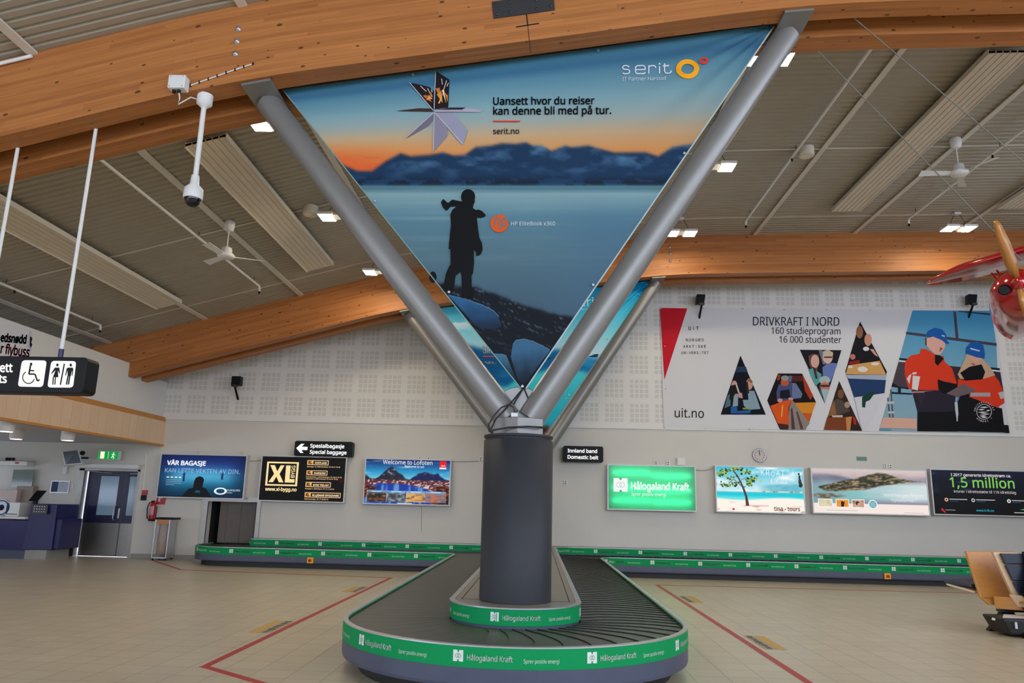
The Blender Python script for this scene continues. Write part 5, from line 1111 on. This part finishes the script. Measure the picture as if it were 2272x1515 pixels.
# ------------------------------------------------------------------ cable, adapter on the column collar
x, y = -.21, 8.02
pt = lambda px, py, yy: np.array(sight((px, py), 1, yy))
tag(MB().tube([pt(1157,866,7.98),pt(1130,898,7.86),pt(1100,930,7.76),pt(1088,955,7.72),pt(1090,962,7.72),pt(1094,954,7.72),pt(1130,948,7.715),pt(1170,946,7.72),pt(1205,948,7.78),(.06,8.1,2.34)], .009, 8).build('black_cable', M['cable']), 'black cable wound around the grey collar on the column top', 'cable')
tag(MB().tube([pt(1142,915,7.8),pt(1139,903,7.8),pt(1128,898,7.8),pt(1112,904,7.79),pt(1096,922,7.76),pt(1084,942,7.74),pt(1086,958,7.72)], .008, 8).build('adapter_cable', M['cable']), 'black lead looping out of the white adapter on the collar', 'cable')
a_, b_ = pt(1134,916,7.8), pt(1149,926,7.8)
tag(MB().box(a_[0],7.77,2.411,b_[0],7.84,a_[2]).build('power_adapter', M['white'], bevel=.006), 'small white power adapter standing on the column collar', 'adapter')

# ------------------------------------------------------------------ by the back wall, desk side
e = thing('fire_extinguisher', 'red fire extinguisher with black hose hanging on the wall', 'fire extinguisher', (-9.86,YW,.93)); ex, ey = -9.86, 19.48
MB().lathe([(.07,0),(.075,.02),(.075,.36),(.06,.42),(.03,.45),(.025,.48)], (ex,ey,.95), 24).build('cylinder', M['extred'], e); MB().lathe([(.079,0),(.079,.05)], (ex,ey,.93), 24).build('foot_ring', M['black'], e)
MB().box(ex-.02,ey-.09,1.41,ex+.02,ey+.03,1.44).build('handle', M['black'], e); MB().tube([(ex-.02,ey,1.42),(ex-.1,ey-.02,1.38),(ex-.14,ey-.02,1.25),(ex-.12,ey-.02,1.05),(ex-.09,ey-.04,.98)], .014, 8).build('hose', M['black'], e)
a = Art(lambda u, w, l: (ex+.0765*math.sin(u), ey-.0765*math.cos(u), w)); a.grid(-.8,1.08,.8,1.3,6,2,lambda u, v: (u*0+206, u*0+150, u*0+160)); a.rect(-.5,1.12,.5,1.16,(232,226,226),1); a.build('label_sheet', M['print'], e)
MB().box(ex-.05,YW-.05,1.0,ex+.05,YW,1.3).build('bracket', M['dsteel'], e)
r = thing('extinguisher_sign', 'red pictogram sign above the fire extinguisher', 'sign', (-9.76,YW,1.4)); MB().box(-9.84,YW-.03,1.35,-9.62,YW,1.55).build('sign_plate', M['red'], r)
a = Art(lambda u, w, l: (u, YW-.032-.001*l, w)); a.rect(-9.79,1.42,-9.74,1.53,(240,220,210),0); a.rect(-9.74,1.5,-9.68,1.53,(240,220,210),0); a.build('pictogram', M['print'], r)
r = thing('alarm_callpoint', 'red and black alarm call point on the wall beside the double door', 'alarm', (-10.17,YW,1.5)); MB().box(-10.24,YW-.06,1.58,-10.11,YW,1.7).build('call_point', M['red'], r, bevel=.006); MB().box(-10.25,YW-.06,1.44,-10.12,YW,1.57).build('lock_box', M['black'], r, bevel=.006)
# bag stand
bx0, bx1, by0, by1 = -9.52, -9.17, 19.05, 19.42
r = thing('waste_bag_stand', 'steel waste stand with a clear bag and black lid between extinguisher and hatch', 'bin', ((bx0+bx1)/2,19.2,0))
mb = MB()
for xx in (bx0, bx1):
    for yy in (by0, by1): mb.box(xx-.012,yy-.012,.06,xx+.012,yy+.012,.98)
mb.box(bx0,by0,.05,bx1,by1,.075); mb.build('stand_frame', M['alu'], r)
MB().box(bx1+.005,by0+.01,.08,bx1+.012,by1,.98).build('side_panel', M['alu'], r); MB().box(bx0-.03,by0-.04,.985,bx1+.1,by1,1.035).build('lid', M['black'], r, bevel=.012)
gm = bpy.data.materials.new('clear_plastic'); gm.use_nodes = True; p_ = gm.node_tree.nodes['Principled BSDF']; p_.inputs['Base Color'].default_value = (.5,.4,.32,1); p_.inputs['Roughness'].default_value = .2; p_.inputs['Alpha'].default_value = .55
MB().lathe([(.1,.1),(.16,.14),(.165,.5),(.15,.8),(.17,.96)], ((bx0+bx1)/2,(by0+by1)/2,0), 16).build('bag', gm, r, label='clear plastic bag')
MB().ball(((bx0+bx1)/2,(by0+by1)/2,.26),.14,.14,.15).build('rubbish', mat('crumpled_paper',(200,176,150),.8,bump=.5,bs=20), r, label='pale crumpled rubbish in the bag')
MB().box(bx0+.02,by0-.015,.88,bx1-.02,by0-.005,.975).build('bag_collar', mat('brown_label',(196,130,86),.6), r)
for xx in (bx0+.02,bx1-.02):
    for yy in (by0+.02,by1-.02): MB().lathe([(.022,-.01),(.022,.01)], (xx,yy,.023), 12, 0, (1,0,0)).build('castor', M['black'], r)
# check in desk
yD = 18.3
r = thing('checkin_desk', 'navy blue check in desk with white counter and raised end panel', 'desk', (-12.3,yD,0)); w = lambda p, y_=yD: np.array(sight(p,1,y_))
x1 = w((122,1200))[0]; xm_ = w((64,1150))[0]
MB().box(-15.6,yD,.22,xm_,yD+.85,.9).build('desk_front', M['navy'], r); MB().box(-15.6,yD+.06,0,xm_+.1,yD+.8,.22).build('plinth', M['skirt'], r)
MB().hexa([(xm_-.05,yD-.02,.22),(x1-.12,yD+.1,.22),(x1-.12,yD+1.0,.22),(xm_-.05,yD+.9,.22)],[(xm_+.02,yD-.02,1.3),(x1-.14,yD+.1,1.3),(x1-.14,yD+1.0,1.3),(xm_+.02,yD+.9,1.3)]).build('end_panel', M['navy'], r, bevel=.015)
MB().box(x1-.16,yD+.15,.24,x1,yD+1.0,.95).build('side_bin', M['navy'], r, bevel=.01); MB().box(xm_+.0,yD+.05,0,x1-.2,yD+.95,.22).build('plinth', M['base'], r)
MB().box(-15.6,yD-.12,.93,xm_-.02,yD+.5,.985).build('countertop', M['white'], r, bevel=.02)
q0, q1 = w((76,1119)), w((105,1141)); pn = MB().box(q0[0],yD-.03,q1[2],q1[0],yD+.0,q0[2]).build('socket_panel', M['dsteel'], r)
for i in range(5):
    for j in range(3): MB().box(q0[0]+.03+.062*i,yD-.036,q1[2]+.05+.06*j,q0[0]+.05+.062*i,yD-.03,q1[2]+.07+.06*j).build('socket_button', M['white'], pn)
q = w((78,1104), yD+.3); r = thing('monitor', 'small black tilted screen standing on the navy desk end panel', 'screen', (q[0],yD+.3,1.3))
MB().hexa([(q[0]-.1,yD+.2,1.36),(q[0]+.1,yD+.25,1.36),(q[0]+.1,yD+.28,1.36),(q[0]-.1,yD+.23,1.36)],[(q[0]-.02,yD+.35,1.62),(q[0]+.19,yD+.4,1.62),(q[0]+.19,yD+.43,1.62),(q[0]-.02,yD+.38,1.62)]).build('screen', M['black'], r, bevel=.006); MB().box(q[0]-.03,yD+.28,1.3,q[0]+.05,yD+.36,1.42).build('foot', M['black'], r)
q0, q1 = w((21,1114),18.5), w((47,1140),18.5); r = thing('printer', 'white boxy printer standing on the desk counter', 'printer', (q0[0],18.5,.985)); MB().box(q0[0],18.4,.986,q1[0],18.75,q0[2]).build('printer_case', M['white'], r, bevel=.015); MB().box(q0[0]+.03,18.394,1.03,q1[0]-.03,18.4,1.05).build('paper_slot', M['dsteel'], r)
q = w((3,1128),18.4); r = thing('label_roll', 'round blue and white label roll standing on the desk counter', 'label roll', (q[0],18.4,.985))
mb = MB().lathe([(.2,0),(.2,.08)], (q[0],18.4,1.19), 32, 0, (0,1,0)); mb.build('roll', M['white'], r); a = Art(lambda u, v, l: (q[0]+u, 18.398-.002*l, 1.19+v)); a.ring(0,0,.15,.18,(36,86,150),1,36); a.ell(0,0,.07,.07,(24,24,70),1,24); a.build('roll_print', M['print'], r)
q0, q1 = w((-10,1086),19.3), w((37,1116),19.3); tag(MB().box(-14.6,19.25,.9,q1[0],19.4,q0[2]).build('partition_board', mat('beige_panel',(206,184,170),.6), bevel=.006), 'beige partition board with a dark top edge behind the desk counter', 'partition')
q0, q1 = w((40,1078),19.45), w((70,1130),19.45); tag(MB().box(q0[0],19.4,.4,q1[0],YW,q0[2]).build('wall_cabinet', mat('brown_cabinet',(150,132,118),.5), bevel=.01), 'brown cabinet standing at the wall behind the navy desk', 'cabinet')
q0, q1 = w((-20,1022),19.4), w((65,1034),19.4); r = thing('air_unit', 'long white wall unit with a small red mark above the desk', 'air unit', (q1[0],YW,q1[2])); MB().box(-14.8,19.3,q1[2],q1[0],YW,q0[2]).build('unit_case', M['white'], r, bevel=.015); MB().box(q1[0]-.32,19.295,q1[2]+.05,q1[0]-.22,19.3,q1[2]+.09).build('red_mark', M['red'], r)
for (px, py), lb in (((14,1018),'black coat hook above the long white wall unit, first of three'),((20,1018),'black coat hook above the long white wall unit, middle of three'),((28,1018),'black coat hook above the long white wall unit, third of three')):
    q = w((px,py),19.55); tag(MB().lathe([(.034,0),(.04,.03),(.03,.05)], (q[0],YW,q[2]), 14, 0, (0,-1,0)).build('coat_hook', M['black']), lb, 'hook', 'black wall hooks')
q0, q1 = w((33,1042),19.5), w((72,1082),19.5); tag(MB().box(q0[0],19.46,q1[2],q1[0],19.47,q0[2]).build('glass_screen', mat('green_glass',(120,134,126),.1)), 'greenish glass screen on the wall behind the desk', 'screen')
q0, q1 = sight((115,1066),1,YW), sight((152,1094),1,YW); r = thing('framed_notice', 'framed notice with a dark picture on one half, beside the door', 'notice', (q0[0],YW,q1[2])); MB().box(q0[0],YW-.02,q1[2],q1[0],YW,q0[2]).build('frame', M['alu'], r)
a = Art(lambda u, v, l: (q0[0]+.02+u*(q1[0]-q0[0]-.04), YW-.021-.001*l, q1[2]+.02+v*(q0[2]-q1[2]-.04))); a.rect(0,0,1,1,(190,194,206),0); a.rect(.02,.03,.4,.97,(70,76,104),1)
for i in range(6): a.rect(.48,.85-.12*i,.94,.87-.12*i,(140,144,160),1)
a.rect(.6,.92,.7,.96,(50,60,110),1); a.build('notice_print', M['print'], r)
q = sight((162,1080),1,YW); tag(MB().box(q[0]-.025,YW-.03,q[2]-.05,q[0]+.025,YW,q[2]+.06).build('light_switch', M['white'], bevel=.004), 'white switch on the wall between notice and door', 'switch')
# tilted screen on a wall bracket
r = thing('wall_monitor', 'tilted square white framed screen on a bracket over the double door', 'screen', tuple(sight((160,1020),1,19.0)))
c4 = [np.array(sight(p,1,yy)) for p, yy in (((136,1000),18.95),((174,996),19.15),((184,1029),19.2),((143,1033),19.0))]
nrm = _n(np.cross(c4[1]-c4[0], c4[3]-c4[0])); nrm = nrm if nrm[1] > 0 else -nrm
MB().prism(c4, nrm*.1).build('screen_frame', M['frame'], r, bevel=.008); ctr = sum(c4)/4; inn = [ctr+(p-ctr)*.84-nrm*.004 for p in c4]; MB().prism(inn, nrm*.01).build('screen_glass', mat('grey_screen',(96,108,120),.15), r, label='blank grey screen')
MB().tube([ctr+nrm*.1, (ctr[0]+.1,YW,ctr[2]+.02)], .03, 10).build('bracket_arm', M['dsteel'], r); MB().lathe([(.06,0),(.055,.05)], sight((184,1005),1,19.4), 16, 0, (0,-1,0)).build('camera_ball', M['black'], r)
q0, q1 = sight((143,1034),1,YW), sight((149,1052),1,YW); tag(MB().box(q0[0],YW-.05,q1[2],q1[0],YW,q0[2]).build('cable_cover', M['white']), 'white cable cover on the wall below the tilted screen', 'cable cover')

# ------------------------------------------------------------------ waiting bench and case at the bench side edge
r = thing('beam_bench', 'back to back plywood waiting bench with blue padding, cut by the picture edge', 'bench', (6.7,11.1,0))
def slab(c4, d, name, m, lb=None, bev=.008): return MB().prism([np.array(p) for p in c4], np.array(d)).build(name, m, r, bevel=bev, label=lb)
slab([(6.1,11.35,1.04),(6.9,11.55,1.04),(6.95,11.4,.42),(6.17,11.22,.42)], (.02,-.03,0), 'backrest', M['ply'], 'orange plywood back shell')
slab([(6.17,11.2,.42),(6.95,11.4,.42),(6.98,11.34,.34),(6.24,11.16,.34)], (.02,-.04,0), 'back_foot', M['ply'])
slab([(5.88,11.5,.58),(6.14,11.28,.5),(6.9,11.45,.5),(6.7,11.75,.58)], (0,0,-.025), 'seat', M['plyedge']); slab([(5.86,11.52,.585),(6.13,11.3,.545),(6.9,11.47,.545),(6.7,11.77,.6)], (0,0,.05), 'seat_cushion', M['bluepad'], 'blue seat cushion')
sh_ = [(6.28,1.05),(6.33,.9),(6.41,.68),(6.47,.52),(6.5,.42)]
ed = [(x, 10.98, z) for x, z in sh_]; mb = MB()
for (xa, za), (xb, zb2) in zip(sh_[:-1], sh_[1:]):
    mb.hexa([(xb,10.95,zb2),(xb+.85,11.05,zb2),(xb+.85,11.1,zb2),(xb,11.0,zb2)],[(xa,10.95,za),(xa+.85,11.05,za),(xa+.85,11.1,za),(xa,11.0,za)])
mb.build('backrest', M['plyedge'], r, label='pale plywood front shell')
mb = MB()
for (xa, za), (xb, zb2) in zip(sh_[:-1], sh_[1:]):
    mb.hexa([(xb+.07,10.9,zb2),(xb+.8,11.0,zb2),(xb+.8,11.04,zb2),(xb+.07,10.945,zb2)],[(xa+.07,10.9,za-.01),(xa+.8,11.0,za-.01),(xa+.8,11.04,za-.01),(xa+.07,10.945,za-.01)])
mb.build('back_cushion', M['bluepad'], r, bevel=.015, label='dark blue padded back')
slab([(6.3,11.1,.46),(6.5,10.92,.46),(6.56,10.88,.3),(6.28,11.05,.3)], (.05,.03,0), 'bench_bracket', M['ply'])
slab([(6.42,10.95,.5),(6.52,10.85,.5),(6.66,10.78,.36),(6.5,10.9,.34)], (.04,.02,0), 'bench_bracket', M['plyedge'])
slab([(6.5,10.92,.42),(7.3,11.0,.42),(7.25,10.5,.46),(6.62,10.45,.46)], (0,0,-.03), 'seat', M['ply'])
MB().box(6.35,11.05,.26,7.6,11.15,.34).build('support_beam', M['dsteel'], r)
slab([(6.2,11.1,0.001),(6.75,11.1,0.001),(6.55,11.1,.27),(6.42,11.1,.27)], (0,.1,0), 'bench_foot', M['black'])
slab([(7.3,11.1,0.001),(7.6,11.1,0.001),(7.5,11.1,.27),(7.4,11.1,.27)], (0,.1,0), 'bench_foot', M['black'])
mb = MB(); nu, nv = 9, 12; vs = []
for i in range(nu):
    for j in range(nv):
        f, g = i/(nu-1), j/(nv-1); z = 1.07-.86*g; x = 6.66-.22*g**1.3+f*(.75+.1*g)+.02*math.sin(7*g+3*f); y = 10.9-.3*g**1.5*(1-.3*f)-.06*math.sin(math.pi*f)+.02*math.sin(9*f+6*g); vs.append((x, y, z))
fs = [(i*nv+j, (i+1)*nv+j, (i+1)*nv+j+1, i*nv+j+1) for i in range(nu-1) for j in range(nv-1)]
mb.add(vs, fs, 0, True); o = mb.build('draped_jacket', M['coat']); s_ = o.modifiers.new('thick', 'SOLIDIFY'); s_.thickness = .05; s_.offset = 1
tag(o, 'black jacket draped over the blue padded bench', 'jacket')
r = thing('black_case', 'black hard case lying flat on the floor under the bench', 'case', (6.5,10.75,0))
MB().hexa([(6.16,10.55,.03),(7.1,10.55,.03),(7.1,10.95,.03),(6.16,10.98,.03)],[(6.05,10.52,.24),(7.1,10.52,.24),(7.1,11.0,.24),(6.05,11.0,.24)]).build('case_body', M['bag'], r, bevel=.03, seg=3)
MB().lathe([(.035,-.02),(.035,.02)], (6.33,10.545,.036), 14, 0, (1,0,0)).build('wheel', M['black'], r); MB().lathe([(.035,-.02),(.035,.02)], (6.33,10.96,.036), 14, 0, (1,0,0)).build('wheel', M['black'], r)
MB().lathe([(.035,-.02),(.035,.02)], (7.0,10.56,.036), 14, 0, (1,0,0)).build('wheel', M['black'], r)
MB().box(6.2,10.5,.12,6.23,10.53,.2).build('latch', M['alu'], r); MB().hexa([(6.02,10.7,.2),(6.05,10.68,.19),(6.06,10.69,.19),(6.03,10.71,.2)],[(6.03,10.7,.225),(6.06,10.68,.215),(6.07,10.69,.215),(6.04,10.71,.225)]).build('tag', M['white'], r)
mb = MB(); mb.hexa([(6.08,10.55,.243),(6.7,10.54,.243),(6.75,10.85,.243),(6.3,10.9,.243)],[(6.08,10.55,.246),(6.7,10.54,.246),(6.75,10.85,.246),(6.3,10.9,.25)]); tag(mb.build('paper_sheet', M['paper']), 'white paper sheet lying on the black hard case', 'paper')
